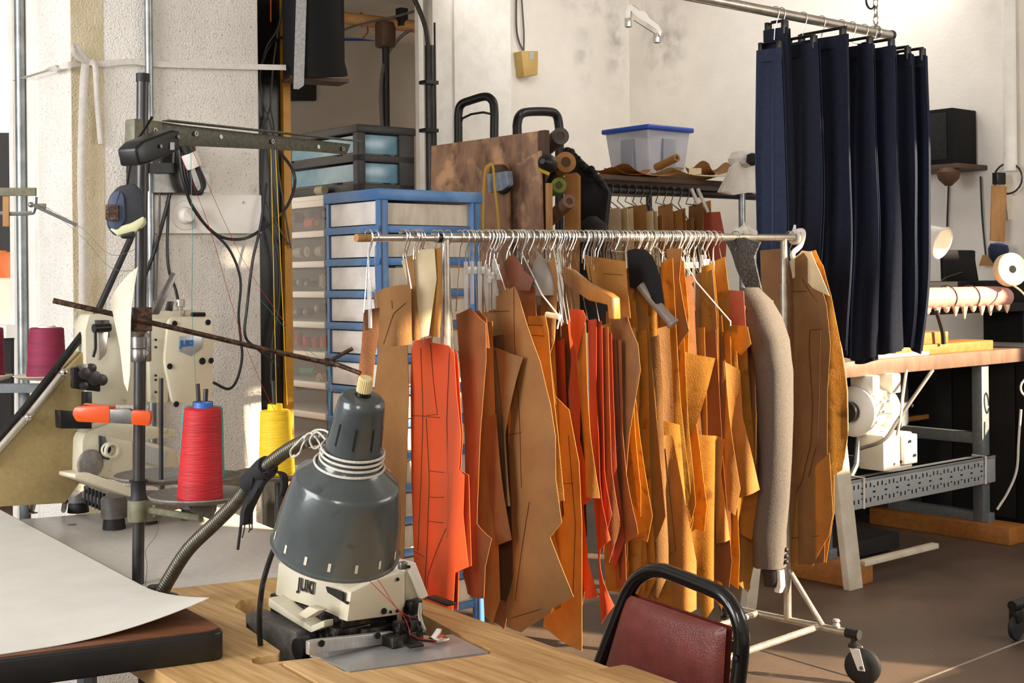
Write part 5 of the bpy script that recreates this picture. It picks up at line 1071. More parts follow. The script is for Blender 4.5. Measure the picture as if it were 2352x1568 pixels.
far_piece([(1812, 600), (1838, 575), (1868, 578), (1885, 625), (1902, 680), (1870, 660), (1850, 640), (1838, 620), (1818, 640)], 'cream_card', .012, .012, 'folded collar piece in pale card on top of the coat pattern', ph=.5)
far_piece([(1890, 640), (1915, 700), (1930, 800), (1942, 900), (1944, 980), (1935, 1060), (1920, 900), (1908, 780)], 'cream_card', -.05, .015, 'pale strip standing in for the sunlit edge of the coat pattern', ph=2)  # sunlight along the edge put in as a pale strip
# far end hooks
M().tube(hook_path(rail(1815), .06), .002, 6).obj('pattern_hook', G['chrome'], None, 'wire hook carrying the tan coat pattern at the far end', 'hook')

# ================================================================= overhead pipe and navy trousers
PA, PB = P(1560, -14, 4.56), P(2048, 81, 5.40)
oh = thing('overhead_pipe', 'chrome pipe slung on a chain above the rack', 'pipe', PB)
M().tube([PA - (PB - PA) * 1.1, PB], .0185, 18).obj('pipe', G['chrome_worn'], oh)
M().tube([PB - (PB - PA).normalized() * .012, PB + (PB - PA).normalized() * .004], .0205, 18).obj('end_cap', G['gunmetal'], oh)
pd = (PB - PA); pdir = V((pd.x, pd.y, 0)).normalized(); pn = V((-pdir.y, pdir.x, 0))
def pipe(px):
    k = (px - CX) / F; return PA + pd * ((k * PA.y - PA.x) / (pd.x - k * pd.y))
cq0 = pipe(2018)
M().tube(arc(cq0, pn, Z, .024, 0, 360, 18)[:-1], .004, 6, closed=True).obj('chain_ring', G['chrome'], oh, smooth=60)
for i in range(9):
    zc = cq0 + Z * (.05 + i * .034); ax1 = pdir if i % 2 else pn
    M().tube([zc + ax1 * (.010 * math.cos(t)) + Z * (.021 * math.sin(t)) for t in [2 * math.pi * k / 14 for k in range(14)]], .0032, 6, closed=True).obj('chain_link', G['chrome_worn'], oh, smooth=60)
M().tube(arc(pipe(2006) + Z * .12, pdir, Z, .03, 60, 330, 14), .0042, 6).obj('snap_ring', G['black_steel'], oh, smooth=60)
q_ = PA - (PB - PA) * 1.0
M().tube([q_, V((q_.x, q_.y, 3.9))], .004, 6).obj('hanging_cable', G['steel'], oh)
M().tube([cq0 + Z * .34, V((cq0.x, cq0.y, 3.9))], .003, 6).obj('hanging_cable', G['steel'], oh)
TG = 'navy trousers on the overhead pipe'
def trouser(px, xl, xr_, yt, yb, yaw, mt, label, d=None, split=.5, fold=7):
    q = pipe(px); pl = PL(q, rot(-pn, yaw)); t = thing('navy_trousers', label, 'trousers', pl.pt((xl + xr_) / 2, yb))
    ua, za = pl.uz(xl, yt); ub, _ = pl.uz(xr_, yt); u2, zb_ = pl.uz(xr_, yb); u1, _ = pl.uz(xl, yb); W_ = ub - ua
    def leg(s0, s1, off, ext, nm, m_):
        def fn(u, v):
            s = s0 + (s1 - s0) * u; ut = ua + W_ * s; ubm = u1 + (u2 - u1) * s; uu = ut + (ubm - ut) * v
            z = za + (zb_ - za - ext) * v
            n = off + .020 * math.sin(u * fold + v * 1.5 + px) * (.45 + .55 * v) + .010 * math.sin(u * 2.3 * fold + px * .3 + v * 2.5) * v
            uu += (.011 * math.sin(v * 4.5 + px * .7) + .006 * math.sin(v * 11 + px)) * v + .03 * (s - .5) * math.sin(v * 3.1) * (1 if s > .5 else .6)
            z += .012 * math.sin(u * 5 + px) * v
            return pl.at(uu, z, n)
        M().grid(fn, 20, 26, .006).obj(nm, G[m_], t, smooth=60)
    leg(0, 1, .014, 0, 'front_leg', mt); leg(.06, .94, -.014, random.uniform(-.02, .03), 'back_leg', mt)
    M().grid(lambda u, v: pl.at(ua + W_ * u, za - .045 * v, .020 + .006 * math.sin(u * 5)), 8, 2, .004).obj('waistband', G[mt], t, smooth=60)
    # clip hanger
    hz = za + .03
    M().tube([pl.at(ua + .02, hz, 0), pl.at(ub - .02, hz, 0)], .006, 8).obj('hanger_bar', G['black_plastic'], t)
    for s in (.12, .88):
        M().box(Fr(pl.at(ua + W_ * s, za - .005, .006), pl.d, pl.n), -.008, .008, -.012, .018, -.02, .034, .003).obj('hanger_clip', G['black_plastic'], t)
    c = q; M().tube(arc(c, pn, Z, .0225, -20, 190, 9) + [c - Z * .06, pl.at((ua + ub) / 2 * .3, hz, 0)], .0017, 5).obj('hanger_hook', G['chrome_worn'], t, smooth=60)
trouser(1786, 1746, 1800, 118, 850, 8, 'navy_light', 'blue trousers at the near end of the overhead pipe')
trouser(1800, 1762, 1812, 72, 870, 4, 'navy', 'dark trousers hanging highest beside the blue pair at the near end')
trouser(1850, 1806, 1882, 110, 830, 0, 'navy', 'navy trousers second along the pipe from the blue pair')
trouser(1892, 1830, 1955, 100, 800, 0, 'navy', 'broad navy trousers hanging open in the middle of the pipe')
trouser(1937, 1925, 2012, 115, 822, 0, 'navy', 'navy trousers with the longest hem above the bench')
trouser(1962, 1970, 2062, 120, 808, 0, 'navy', 'navy trousers behind the longest pair on the pipe')
trouser(1990, 2015, 2098, 135, 800, 2, 'navy', 'navy trousers next to last by the chain')
trouser(2010, 2050, 2132, 138, 806, 4, 'navy', 'navy trousers hanging last beside the speaker')
# clear skirt hanger further along the pipe
sk = thing('skirt_hanger', 'clear plastic skirt hanger with metal clips hanging empty', 'hanger', P(1480, 95, 4.5))
sq_ = PL(P(1478, 50, 4.42), rot(-pn, 10))
M().poly([sq_.pt(p.x, p.y) for p in rc([(1436, 30), (1440, 12), (1450, 10), (1468, 24), (1482, 26), (1492, 42), (1512, 56), (1520, 72), (1516, 84), (1506, 66), (1482, 50), (1468, 42), (1448, 24), (1446, 44), (1437, 44)], 2)], -sq_.n * .014, .003).obj('bar', G['milk_plastic'], sk)
for x_, y_ in ((1443, 52), (1509, 88)): M().box(Fr(sq_.pt(x_, y_, -.006), sq_.d, sq_.n), -.010, .010, -.008, .008, -.016, .016, .003).obj('clip', G['chrome'], sk)
M().tube([sq_.pt(1456, 47), sq_.pt(1508, 80)], .0014, 5).obj('clip_wire', G['steel'], sk)
M().tube(spline([sq_.pt(1478, 28, -.007), sq_.pt(1479, 10, -.007), sq_.pt(1474, -4, -.007), sq_.pt(1470, -30, -.007)], 4), .002, 6).obj('hook', G['wire_white'], sk)
# ================================================================= plastic drawer towers
BC = P(870, 600, 4.95); BC.z = 0; bf = Fr(BC)
def px_b(fr, px, a=0):   # distance along B where the picture column px meets the plane x=a
    o = fr.p(a, 0, 0); k = (px - CX) / F; return (o.x - k * o.y) / (k * fr.y.y - fr.y.x)
def px_a(fr, px, b=0):
    o = fr.p(0, b, 0); k = (px - CX) / F; return (o.x - k * o.y) / (k * fr.x.y - fr.x.x)
bw, ba, ztop, pit = px_b(bf, 750), px_a(bf, 1105), 1.745, .1235
bt_ = thing('blue_drawer_tower', 'blue plastic drawer tower with frosted drawers beside the rack', 'drawers', bf.p(ba / 2, bw / 2, 0))
M().box(bf, -.008, ba + .008, -.008, bw + .008, ztop - .042, ztop, .004).obj('top_panel', G['blue_plastic'], bt_)
for a, b in ((0, 0), (ba - .045, 0), (0, bw - .02), (ba - .045, bw - .02)):
    M().box(bf, a, a + (.045 if a or True else 0), b, b + .02, .02, ztop - .03, .002).obj('corner_post', G['blue_plastic'], bt_)
    if b == 0: M().box(bf, a + .012, a + .016, -.004, .001, .02, ztop - .04).obj('post_groove', G['tape_blue'], bt_)
n = int((ztop - .05) / pit)
for i in range(n + 1):
    z1 = ztop - .042 - pit * i - .0
    if i:
        M().box(bf, -.004, .02, .0, bw, z1 - .0, z1 + .028, .002).obj('tier_bar', G['blue_plastic'], bt_)
        M().box(bf, .03, ba - .03, .004, .02, z1 - .0, z1 + .028, .002).obj('tier_bar', G['blue_plastic'], bt_)
        M().box(bf, .0, ba, bw - .01, bw, z1, z1 + .028).obj('tier_bar', G['blue_plastic'], bt_)
    if i < n:
        zt_, zb_ = z1 - .004, z1 - pit + .032
        dr = M().box(bf, .008, .014, .026, bw - .022, zb_, zt_, .002).obj('drawer', G['frost'], bt_)
        M().box(bf, .03, ba - .02, .022, .027, zb_, zt_ - .006).box(bf, .03, ba - .02, bw - .03, bw - .024, zb_, zt_ - .006).box(bf, .014, ba - .02, .027, bw - .03, zb_, zb_ + .004).obj('drawer_side', G['frost_tan'], dr)
        M().box(bf, .05, ba * .45, .04, bw - .05, zb_ + .004, zt_ - .02).obj('drawer_lining', G['box_in_drawer'], dr)
# white tower with thread spools
wt = thing('white_drawer_tower', 'white drawer tower filled with thread spools next to the blue one', 'drawers', bf.p(.2, bw + .25, 0))
w0, w1 = bw + .012, bw + .55; wz = 1.722; wp_ = .1215; ad_ = .34
M().box(bf, ad_ - .01, ad_, w0, w1, 0, wz).obj('back_panel', G['white_plastic'], wt)
for b in (w0, w1 - .01): M().box(bf, .02, ad_, b, b + .01, 0, wz).obj('side_panel', G['white_plastic'], wt)
M().box(bf, .0, ad_, w0, w1, wz, wz + .02, .003).obj('top_panel', G['white_plastic'], wt)
nw = int(wz / wp_)
for i in range(nw + 1):
    z1 = wz - i * wp_
    M().box(bf, -.004, .02, w0, w1, z1 - .026, z1, .003).obj('drawer_lip', G['white_plastic'], wt)
    if i < nw:
        M().box(bf, .02, ad_ - .02, w0 + .012, w1 - .012, z1 - wp_ - .004, z1 - wp_).obj('drawer_floor', G['white_plastic'], wt)
        M().box(bf, .006, .009, w0 + .008, w1 - .008, z1 - wp_, z1 - .026).obj('drawer_front', G['frost_grey'], wt)
def spool(px, py, mt, how, L, r, col, a=.045):
    b = px_b(bf, px, a); pl = PL(bf.p(a, 0, 0), B); z = pl.pt(px, py).z
    t = thing('thread_spool', '%s thread spool lying in the white drawers' % col if how != 'v' else '%s thread spool standing in the white drawers' % col, 'spool', bf.p(a, b, z - r), 'thread spools in the white drawers')
    c = bf.p(a, b, z); axv = {'h': B, 'e': A, 'v': Z}[how]; st_ = c - axv * L / 2
    M().lathe(st_, axv, [(r * .5, 0), (r, .002), (r, L - .002), (r * .5, L)], 16).obj('thread', G[mt], t)
    M().lathe(st_ - axv * .004, axv, [(r * .55, 0), (r * .55, L + .008)], 12).obj('core', G['spool_cream'], t)
for s in ((718, 513, 'spool_orange', 'h', .07, .021, 'orange'), (684, 500, 'spool_wine', 'e', .05, .022, 'wine'), (735, 492, 'spool_wine', 'h', .08, .026, 'dark wine', .12),
          (690, 580, 'spool_cream', 'h', .06, .02, 'cream'), (716, 578, 'spool_cream', 'e', .05, .022, 'ivory'), (740, 577, 'spool_cream', 'h', .05, .022, 'pale cream'),
          (679, 650, 'spool_brown', 'e', .05, .013, 'brown'), (697, 648, 'spool_brown', 'e', .05, .016, 'dark brown'), (715, 651, 'spool_brown', 'e', .05, .012, 'small brown'), (745, 645, 'spool_cream', 'v', .05, .02, 'cream'),
          (690, 716, 'spool_violet', 'e', .05, .015, 'mauve'), (711, 716, 'spool_violet', 'e', .05, .015, 'violet'), (738, 708, 'spool_brown', 'e', .05, .02, 'tan'),
          (685, 778, 'spool_orange', 'v', .055, .017, 'red'), (703, 784, 'spool_orange', 'v', .045, .016, 'coral'), (724, 786, 'spool_orange', 'v', .04, .014, 'small coral'), (743, 784, 'spool_orange', 'v', .045, .016, 'bright orange'),
          (706, 852, 'spool_green', 'h', .11, .014, 'sea green'), (683, 886, 'spool_brown', 'e', .05, .018, 'rose brown'), (742, 872, 'spool_cream', 'e', .05, .028, 'large straw')): spool(*s)
# black drawer unit on top
bk_ = Fr(bf.p(.05, px_b(bf, 825, .05), 0)); kw = .56; ka = px_a(bk_, 955); kz0, kz1 = ztop + .001, 2.01
bu = thing('black_drawer_unit', 'black plastic drawer unit with teal-grey drawers on top of the towers', 'drawers', bk_.p(ka / 2, kw / 2, kz0))
M().box(bk_, -.006, ka + .006, -.006, kw, kz1 - .032, kz1, .006).obj('top_panel', G['dark_plastic'], bu)
M().box(bk_, 0, ka, 0, kw, kz0, kz0 + .035, .003).obj('base', G['dark_plastic'], bu)
M().box(bk_, 0, ka, 0, kw, (kz0 + kz1) / 2 - .012, (kz0 + kz1) / 2 + .016, .002).obj('shelf', G['dark_plastic'], bu)
for a, b, a2, b2 in ((0, 0, .035, .035), (ka - .075, 0, ka, .03), (0, kw - .03, .03, kw), (ka - .03, kw - .03, ka, kw)): M().box(bk_, a, a2, b, b2, kz0, kz1 - .01, .002).obj('corner_post', G['dark_plastic'], bu)
for z0, z1 in ((kz0 + .035, (kz0 + kz1) / 2 - .012), ((kz0 + kz1) / 2 + .016, kz1 - .032)):
    M().box(bk_, .010, .02, .04, kw - .04, z0 + .008, z1 - .008, .003).obj('drawer', G['frost_blue'], bu)
    M().box(bk_, .04, ka - .06, .012, .02, z0 + .004, z1 - .004, .003).obj('drawer_side', G['frost_blue'], bu)
q = bk_.p(-.02, 0, 0); pb_ = px_b(bk_, 742, -.03); M().tube([V(bk_.p(-.03, pb_ - .02, ztop + .018)), V(bk_.p(-.03, pb_ + .035, ztop + .018))], .017, 14).obj('paper_core', G['spool_cream'], None, 'small paper core lying in front of the black drawer unit', 'paper core')

# ================================================================= alcove fittings
aw = PL(ql.p(0, 1.6, 0), A)
pipes = thing('alcove_pipe', 'old brown pipe hung under the alcove ceiling', 'pipe', P(875, 50, 9.4))
M().tube([P(700, 30, 9.1), P(962, 62, 8.95)], .042, 12).obj('main_pipe', G['raw_wood'], pipes)
M().box(Fr(P(885, 70, 8.95)), -.06, .06, -.05, .05, -.12, .06, .02).obj('pipe_joint', G['dark_wood'], pipes)
M().tube([P(886, 90, 8.95), V((P(887, 330, 8.95).x, 8.95, 0))], .026, 10).obj('black_pipe', G['black_steel'], None, 'black vertical pipe dropping behind the black drawer unit', 'pipe')
cable([P(955, 62, 8.93), P(920, 85, 8.95), P(888, 130, 8.95), P(875, 200, 8.9), P(878, 300, 8.9)], .012, 'cable_grey', 'grey hose curving down in the alcove', 'hose', 'hose')
cable([P(785, 70, 9.1), P(830, 55, 9.0), P(900, 40, 8.9), P(958, 24, 8.8)], .009, 'cable_grey', 'thin pipe slanting under the alcove ceiling', 'thin_pipe', 'pipe')
cable([P(830, 62, 9.2), P(828, 30, 9.2), P(838, 45, 9.2), P(845, 72, 9.2), P(832, 90, 9.2)], .006, 'card_salmon', 'tangle of red wire tied on the alcove pipe', 'red_wire', 'wire')
M().box(Fr(P(923, 40, 8.95)), -.03, .03, -.03, .03, -.06, .06).obj('pipe_hanger', G['black_steel'], None, 'black clip fixing the pipe under the alcove ceiling', 'clip')
panel(aw, 660, 178, 722, 232, .03).obj('vent_cover', G['dark_stuff'], None, 'dark vent cover on the alcove wall below the casing', 'vent')
panel(aw, 790, 89, 962, 94, .01).obj('blue_tape', G['bin_lid'], None, 'strip of blue masking tape along the alcove wall', 'tape')
cl_ = PL(ql.p(-.69, 0, 0), B)
sidef = lambda x, y, o=0: P(x, y, 9.0 + o)
M().box(Fr(P(968, 600, 8.75) * 1), -.02, .02, -.02, .02, -1.3, 2.6).obj('pipe_casing', G['white_paint'], None, 'white boxed casing at the edge of the alcove', 'casing')
cp_ = thing('riser_pipe', 'tall grey riser pipe clipped beside the white column', 'pipe', P(988, 700, 8.6))
q0 = P(987, 105, 8.6); M().tube([q0, V((q0.x, q0.y, .3))], .033, 12).obj('riser', G['gunmetal'], cp_)
M().tube(spline([P(938, -30, 8.6), P(962, 20, 8.6), P(978, 65, 8.6), P(985, 115, 8.6)], 6), .016, 10).obj('flexible_top', G['gunmetal'], cp_)
M().tube([P(998, 52, 8.55), V((P(998, 52, 8.55).x, 8.55, 1.0))], .007, 8).obj('side_wire', G['cable_black'], cp_)
for y in (190, 300): M().box(Fr(P(985, y, 8.56)), -.05, .05, -.04, .04, -.012, .012).obj('pipe_clip', G['black_steel'], cp_)
# tubular frames leaning on the column
def tube_frame(pl, pts, r, label, inner=None):
    t = thing('tubular_frame', label, 'frame', pl.pt(pts[0][0], pts[0][1]))
    M().tube(spline([pl.pt(*p) for p in pts], 5), r, 12).obj('bent_tube', G['black_steel'], t, smooth=60)
    if inner: M().tube(spline([pl.pt(*p) for p in inner], 3), .008, 6).obj('inner_wire', G['gunmetal'], t)
colp = PL(ql.p(0, -.25, 0), A)
tube_frame(PL(P(1095, 260, 8.3), rot(-B, 20)), [(1054, 560), (1053, 330), (1053, 262), (1060, 240), (1080, 231), (1112, 222), (1128, 228), (1135, 250), (1135, 330), (1135, 560)], .027, 'black bent-tube frame with a wire panel leaning on the white column', [(1060, 330), (1062, 272), (1130, 262), (1131, 330)])
tube_frame(PL(P(1235, 270, 8.6), A), [(1188, 560), (1188, 320), (1188, 285), (1195, 264), (1215, 257), (1262, 257), (1278, 265), (1284, 290), (1285, 330), (1285, 560)], .03, 'black bent-tube frame standing against the back wall')
# thermostat box with its wire
wlp = PL(CN, A)
th_ = thing('thermostat', 'yellowed thermostat box on the back wall', 'thermostat', wlp.pt(1215, 175, .05))
M().poly([wlp.pt(*p, .09) for p in ((1197, 117), (1237, 117), (1236, 172), (1222, 173), (1205, 177))], -wlp.n * .09, .008).obj('cover', G['thermo'], th_)
panel(wlp, 1215, 120, 1226, 136, .004, .09).obj('dial_window', G['badge'], th_)
cable([wlp.pt(1186, -20, .02), wlp.pt(1186, 60, .02), wlp.pt(1192, 95, .02), wlp.pt(1202, 116, .03)], .007, 'cable_grey', 'thermostat wire running straight up the back wall', 'wire', 'wire')
cable([wlp.pt(1197, -20, .02), wlp.pt(1203, 70, .02), wlp.pt(1203, 116, .03)], .006, 'cable_grey', 'thermostat wire with a slight kink on the back wall', 'wire', 'wire')
# ================================================================= plywood boards and rolls
bp_ = PL(P(1250, 400, 6.0), -B)
def board(pts, mt, off, th, label):
    P3 = [bp_.pt(*p, off) for p in pts]; lo = [V((p.x, p.y, 0.0)) for p in (P3[-2], P3[-1])] if False else []
    M().poly(P3, -bp_.n * th, .003).obj('plywood_board', G[mt], None, label, 'board')
board([(990, 335), (1234, 301), (1262, 1335), (985, 1345)], 'plywood', -.02, .02, 'large stained plywood board leaning behind the blue drawer tower')
board([(1236, 300), (1251, 298), (1266, 1335), (1252, 1335)], 'dark_wood', -.01, .03, 'dark board edge standing against the large plywood board')
board([(1168, 378), (1171, 384), (1240, 345), (1262, 1335), (1188, 1338)], 'plywood', .03, .015, 'stained plywood strip in front of the large board')
board([(1113, 378), (1166, 376), (1190, 1340), (1112, 1345)], 'plywood_pink', .07, .015, 'pinkish plywood strip behind the hanging denim pouch')
board([(1252, 420), (1262, 420), (1270, 1335), (1262, 1335)], 'raw_wood', .03, .02, 'thin pale batten beside the stained plywood strip')
dn = thing('denim_pouch', 'light denim pouch hanging in front of the plywood', 'pouch', bp_.pt(1145, 440, .12))
M().poly([bp_.pt(p.x, p.y, .12) for p in rc([(1118, 400), (1166, 392), (1168, 425), (1150, 438), (1136, 440), (1122, 442)], 3)], -bp_.n * .03, .006).obj('pouch_body', G['denim'], dn)
M().poly([bp_.pt(*p, .10) for p in ((1125, 380), (1150, 378), (1168, 400), (1120, 404))], -bp_.n * .03, .006).obj('pouch_flap', G['dark_wood'], dn)
M().poly([bp_.pt(*p, .11) for p in ((1140, 438), (1166, 424), (1165, 436), (1148, 446))], -bp_.n * .03, .004).obj('pouch_base', G['black_rough'], dn)
bpo = lambda x, y, o=.16: bp_.pt(x, y, o)
ribbon([bpo(1110, 560), bpo(1110, 480), bpo(1113, 400), bpo(1122, 380), bpo(1132, 382), bpo(1136, 430), bpo(1142, 480), bpo(1148, 560)], .016, bp_.n, 'tape_yellow', 'measuring_tape', 'yellow measuring tape looped over the denim pouch', 'measuring tape')
ribbon([bpo(1114, 395, .15), bpo(1113, 450, .15), bpo(1116, 560, .15)], .012, bp_.n, 'linen_tape', 'cotton_strip', 'white cotton strip hanging beside the yellow measuring tape', 'strip')
def roll(a, b, d0, d1, r, mt, label, core='dark_wood', name='paper_roll'):
    t = thing(name, label, 'roll', P(*a, d0)); p0, p1 = P(*a, d0), P(*b, d1); ax_ = (p1 - p0)
    M().lathe(p0, ax_, [(r * .45, .012), (r * .5, 0), (r, 0), (r, ax_.length), (r * .3, ax_.length)], 22).obj('wound_sheet', G[mt], t)
    M().lathe(p0 + ax_.normalized() * .006, ax_, [(.001, 0), (r * .48, 0)], 16, False).obj('core_hole', G[core], t)
roll((1288, 312), (1240, 350), 6.1, 6.5, .040, 'grey_roll', 'dark grey roll poking out behind the plywood', name='fabric_roll')
roll((1300, 372), (1258, 400), 6.0, 6.3, .048, 'kraft_roll', 'kraft paper roll with a brown core by the plywood')
roll((1284, 425), (1255, 440), 6.0, 6.3, .035, 'green_roll', 'olive green roll beneath the kraft roll', name='fabric_roll')
roll((1308, 462), (1262, 505), 5.95, 6.2, .032, 'spool_brown', 'thin taupe roll slanting down beside the plywood')
tl_ = thing('hand_tool', 'black and yellow power tool head beside the kraft roll', 'tool', P(1255, 398, 5.9))
M().lathe(P(1262, 378, 5.9), V((-.4, -1, .1)), [(.04, 0), (.044, .03), (.03, .07), (.012, .09)], 18).obj('motor', G['black_plastic'], tl_)
M().tube([P(1236, 388, 5.85), P(1262, 400, 5.85)], .008, 8).obj('yellow_band', G['tape_yellow'], tl_)
M().tube([P(1262, 378, 5.9), P(1268, 390, 6.05), P(1262, 420, 6.02)], .016, 8).obj('handle', G['black_plastic'], tl_)
M().poly([P(*p, 6.3) for p in ((1296, 400), (1322, 396), (1330, 404), (1330, 1310), (1290, 1310))], V((.01, .02, 0)), .003).obj('kraft_sheet', G['kraft_roll'], None, 'stiff kraft sheet standing behind the rolls', 'paper')
# fuzzy black garment
fz = thing('fringed_garment', 'fluffy black fringed garment heaped beside the shelf', 'garment', P(1345, 540, 6.6))
fzp = PL(P(1350, 440, 6.6), rot(-B, 25))
M().sheet(fzp, [fzp.uz(*p) for p in ((1298, 350), (1318, 350), (1345, 378), (1372, 410), (1392, 440), (1400, 700), (1325, 700), (1328, 440), (1306, 400))], lambda u, z: .05 * math.sin(u * 18) * math.sin(z * 9), .05, 10, 12).obj('body', G['black_rough'], fz, smooth=60)
random.seed(5)
for i in range(44):
    s = i / 43; x_, y_ = 1300 + 85 * s + random.uniform(-4, 4), 345 + 78 * s + random.uniform(-9, 5)
    M().ball(fzp.pt(x_, y_, random.uniform(-.01, .05)), random.uniform(.010, .020), 8).obj('pompom', G['black_rough'], fz, smooth=60)
loftf = P(1370, 520, 6.45)
M().lathe(P(1362, 620, 6.4), Z, [(.10, -.3), (.12, -.1), (.11, .12), (.07, .22), (.02, .26)], 20).obj('dress_form', G['dark_stuff'], None, 'dark padded shoulder form in front of the second rack', 'dress form')

# ================================================================= second rack with shelf behind
sr = Fr(P(1560, 500, 7.3)); sr.o.z = 0
shp = PL(sr.o, A)
s0, s1 = px_a(sr, 1378), px_a(sr, 1752); zs = 1.945
sh_ = thing('storage_rack', 'dark pipe rack with a paper-laden top shelf in the room corner', 'rack', sr.p((s0 + s1) / 2, .3, 0))
M().box(sr, s0, s1, 0, 1.0, zs - .028, zs, .003).obj('top_shelf', G['dark_wood'], sh_)
M().tube([sr.p(s0 + .1, .05, zs - .075), sr.p(s1, .05, zs - .075)], .022, 12).obj('hanging_rail', G['gunmetal'], sh_)
M().tube([sr.p(px_a(sr, 1712), .02, 0), sr.p(px_a(sr, 1712), .02, zs - .03)], .02, 12).obj('front_post', G['galv'], sh_)
for a in (s0 + .05, s1 - .02): M().tube([sr.p(a, .9, 0), sr.p(a, .9, zs - .03)], .02, 10).obj('rear_post', G['gunmetal'], sh_)
panel(PL(sr.p(0, -.005, 0), A), 1582, 386, 1610, 400, .004).obj('shelf_label', G['cream_card'], sh_)
# storage bin
bn = Fr(P(1490, 400, 8.05), A); bn.o.z = zs + .002
hx, hy, hh = .38, .38, .36
nb = thing('storage_bin', 'translucent storage bin with a blue lid on the corner shelf', 'bin', bn.p(hx / 2, hy / 2, 0))
bn.o = bn.o - bn.x * 0 - bn.y * 0
def binring(k, z): return [bn.p(-.0 + .04 * (1 - k), .04 * (1 - k), z), bn.p(hx - .04 * (1 - k), .04 * (1 - k), z), bn.p(hx - .04 * (1 - k), hy - .04 * (1 - k), z), bn.p(.04 * (1 - k), hy - .04 * (1 - k), z)]
M().hexa(binring(0, 0), binring(1, hh), .012, 3).obj('tub', G['bin_clear'], nb)
M().box(bn, -.018, hx + .018, -.018, hy + .018, hh - .004, hh + .028, .010, 3).obj('lid', G['bin_lid'], nb)
for (x0, x1, y0, y1) in ((.13, .24, .008, .02), (.008, .02, .13, .24)): M().box(bn, x0, x1, y0 - .012, y1, .06, hh - .05, .005).obj('handle_recess', G['bin_dark'], nb) if x1 - x0 > .05 else M().box(bn, x0 - .012, x1, y0, y1, .06, hh - .05, .005).obj('handle_recess', G['bin_dark'], nb)
# papers and cloth on the shelf
def curl(c, ex, ey, L, W_, h, mt, label, rolls=.0):
    def fn(u, v): return c + ex * (L * (u - .5)) + ey * (W_ * (v - .5)) + Z * (.004 + h * (abs(u - .5) * 2) ** 3 + rolls * math.sin(v * 6))
    M().grid(fn, 14, 8, .0015).obj('folded_paper', G[mt], None, label, 'paper', smooth=60)
curl(sr.p(px_a(sr, 1500), .06, zs), A, B, .42, .2, .05, 'kraft_roll', 'curled kraft sheet on the corner shelf in front of the bin', .01)
curl(sr.p(px_a(sr, 1450), .05, zs), A, B, .26, .16, .03, 'kraft', 'small folded kraft sheet at the near end of the corner shelf', .006)
curl(sr.p(px_a(sr, 1610), .05, zs + .012), A, B, .50, .22, .03, 'cream_card', 'pale pattern paper lying along the corner shelf', .012)
curl(sr.p(px_a(sr, 1655), .08, zs + .03), A, B, .20, .18, .06, 'kraft_tan', 'crumpled tan paper next to the white cloth bag', .02)
roll((1555, 362), (1508, 384), 7.2, 7.35, .022, 'kraft_roll', 'loosely rolled kraft paper on the corner shelf')
cb = thing('cloth_bag', 'white cloth bundle hanging over the end of the corner shelf', 'cloth', P(1705, 445, 7.3))
cbp = PL(P(1705, 400, 7.35), rot(A, -15))
M().sheet(cbp, [cbp.uz(*p) for p in ((1672, 385), (1690, 372), (1745, 360), (1748, 440), (1720, 442), (1690, 447), (1662, 440), (1666, 415))], lambda u, z: .05 * math.sin(u * 16) * math.cos(z * 14), .04, 10, 8).obj('drape', G['cloth_white'], cb, smooth=60)
M().lathe(P(1706, 378, 7.4), Z, [(.02, -.02), (.075, 0), (.085, .03), (.06, .07), (.02, .08)], 16).obj('bundle_top', G['cloth_white'], cb)
M().lathe(P(1728, 372, 7.3), Z, [(.01, -.02), (.035, 0), (.03, .04), (.01, .05)], 12).obj('black_patch', G['black_rough'], cb)
# patterns hanging on the second rack
random.seed(11)
for i in range(13):
    x_ = 1400 + i * 17.5; yt = random.uniform(455, 500); mt = random.choice(('kraft_roll', 'kraft', 'kraft_tan', 'kraft_brown', 'cream_card'))
    q = sr.p(px_a(sr, x_), .05, zs - .075); pl = PL(q, rot(-B, random.uniform(-12, 12)))
    w_ = random.uniform(14, 30)
    lab = {'kraft_roll': 'light brown', 'kraft': 'golden brown', 'kraft_tan': 'tan', 'kraft_brown': 'rust brown', 'cream_card': 'cream'}[mt]
    t = thing('paper_pattern', '%s pattern on the second rack under the corner shelf' % lab, 'pattern', pl.pt(x_ + 10, 640), 'patterns on the second rack')
    M().sheet(pl, [pl.uz(*p) for p in ((x_ - w_ * .5, yt + 8), (x_ + w_, yt), (x_ + w_ + 8, 700), (x_ - w_ * .6, 700))], lambda u, z: .01 * math.sin(u * 25 + x_), .002, 5, 5).obj('card', G[mt], t, smooth=50)
    top_ = pl.pt(x_ + w_ * .3, yt + 6); M().tube(arc(q, B, Z, .028, -10, 190, 8) + [q - Z * .06, top_], .0035, 5).obj('hook', G['steel'], t, smooth=60)
pl = PL(sr.p(px_a(sr, 1610), .0, 0), rot(-B, 18))
sc_ = thing('salmon_card', 'salmon red card with a punched hole on the second rack', 'pattern', pl.pt(1625, 560))
M().sheet(pl, [pl.uz(*p) for p in ((1586, 490), (1654, 486), (1668, 560), (1665, 640), (1584, 640))], lambda u, z: .004 * math.sin(u * 20), .003, 5, 5).obj('card', G['card_salmon'], sc_, smooth=50)
for x0 in (1596, 1611): M().tube([sr.p(px_a(sr, x0), .02, zs - .05), pl.pt(x0 + 15, 488)], .011, 6).obj('cord', G['linen_tape'], sc_)

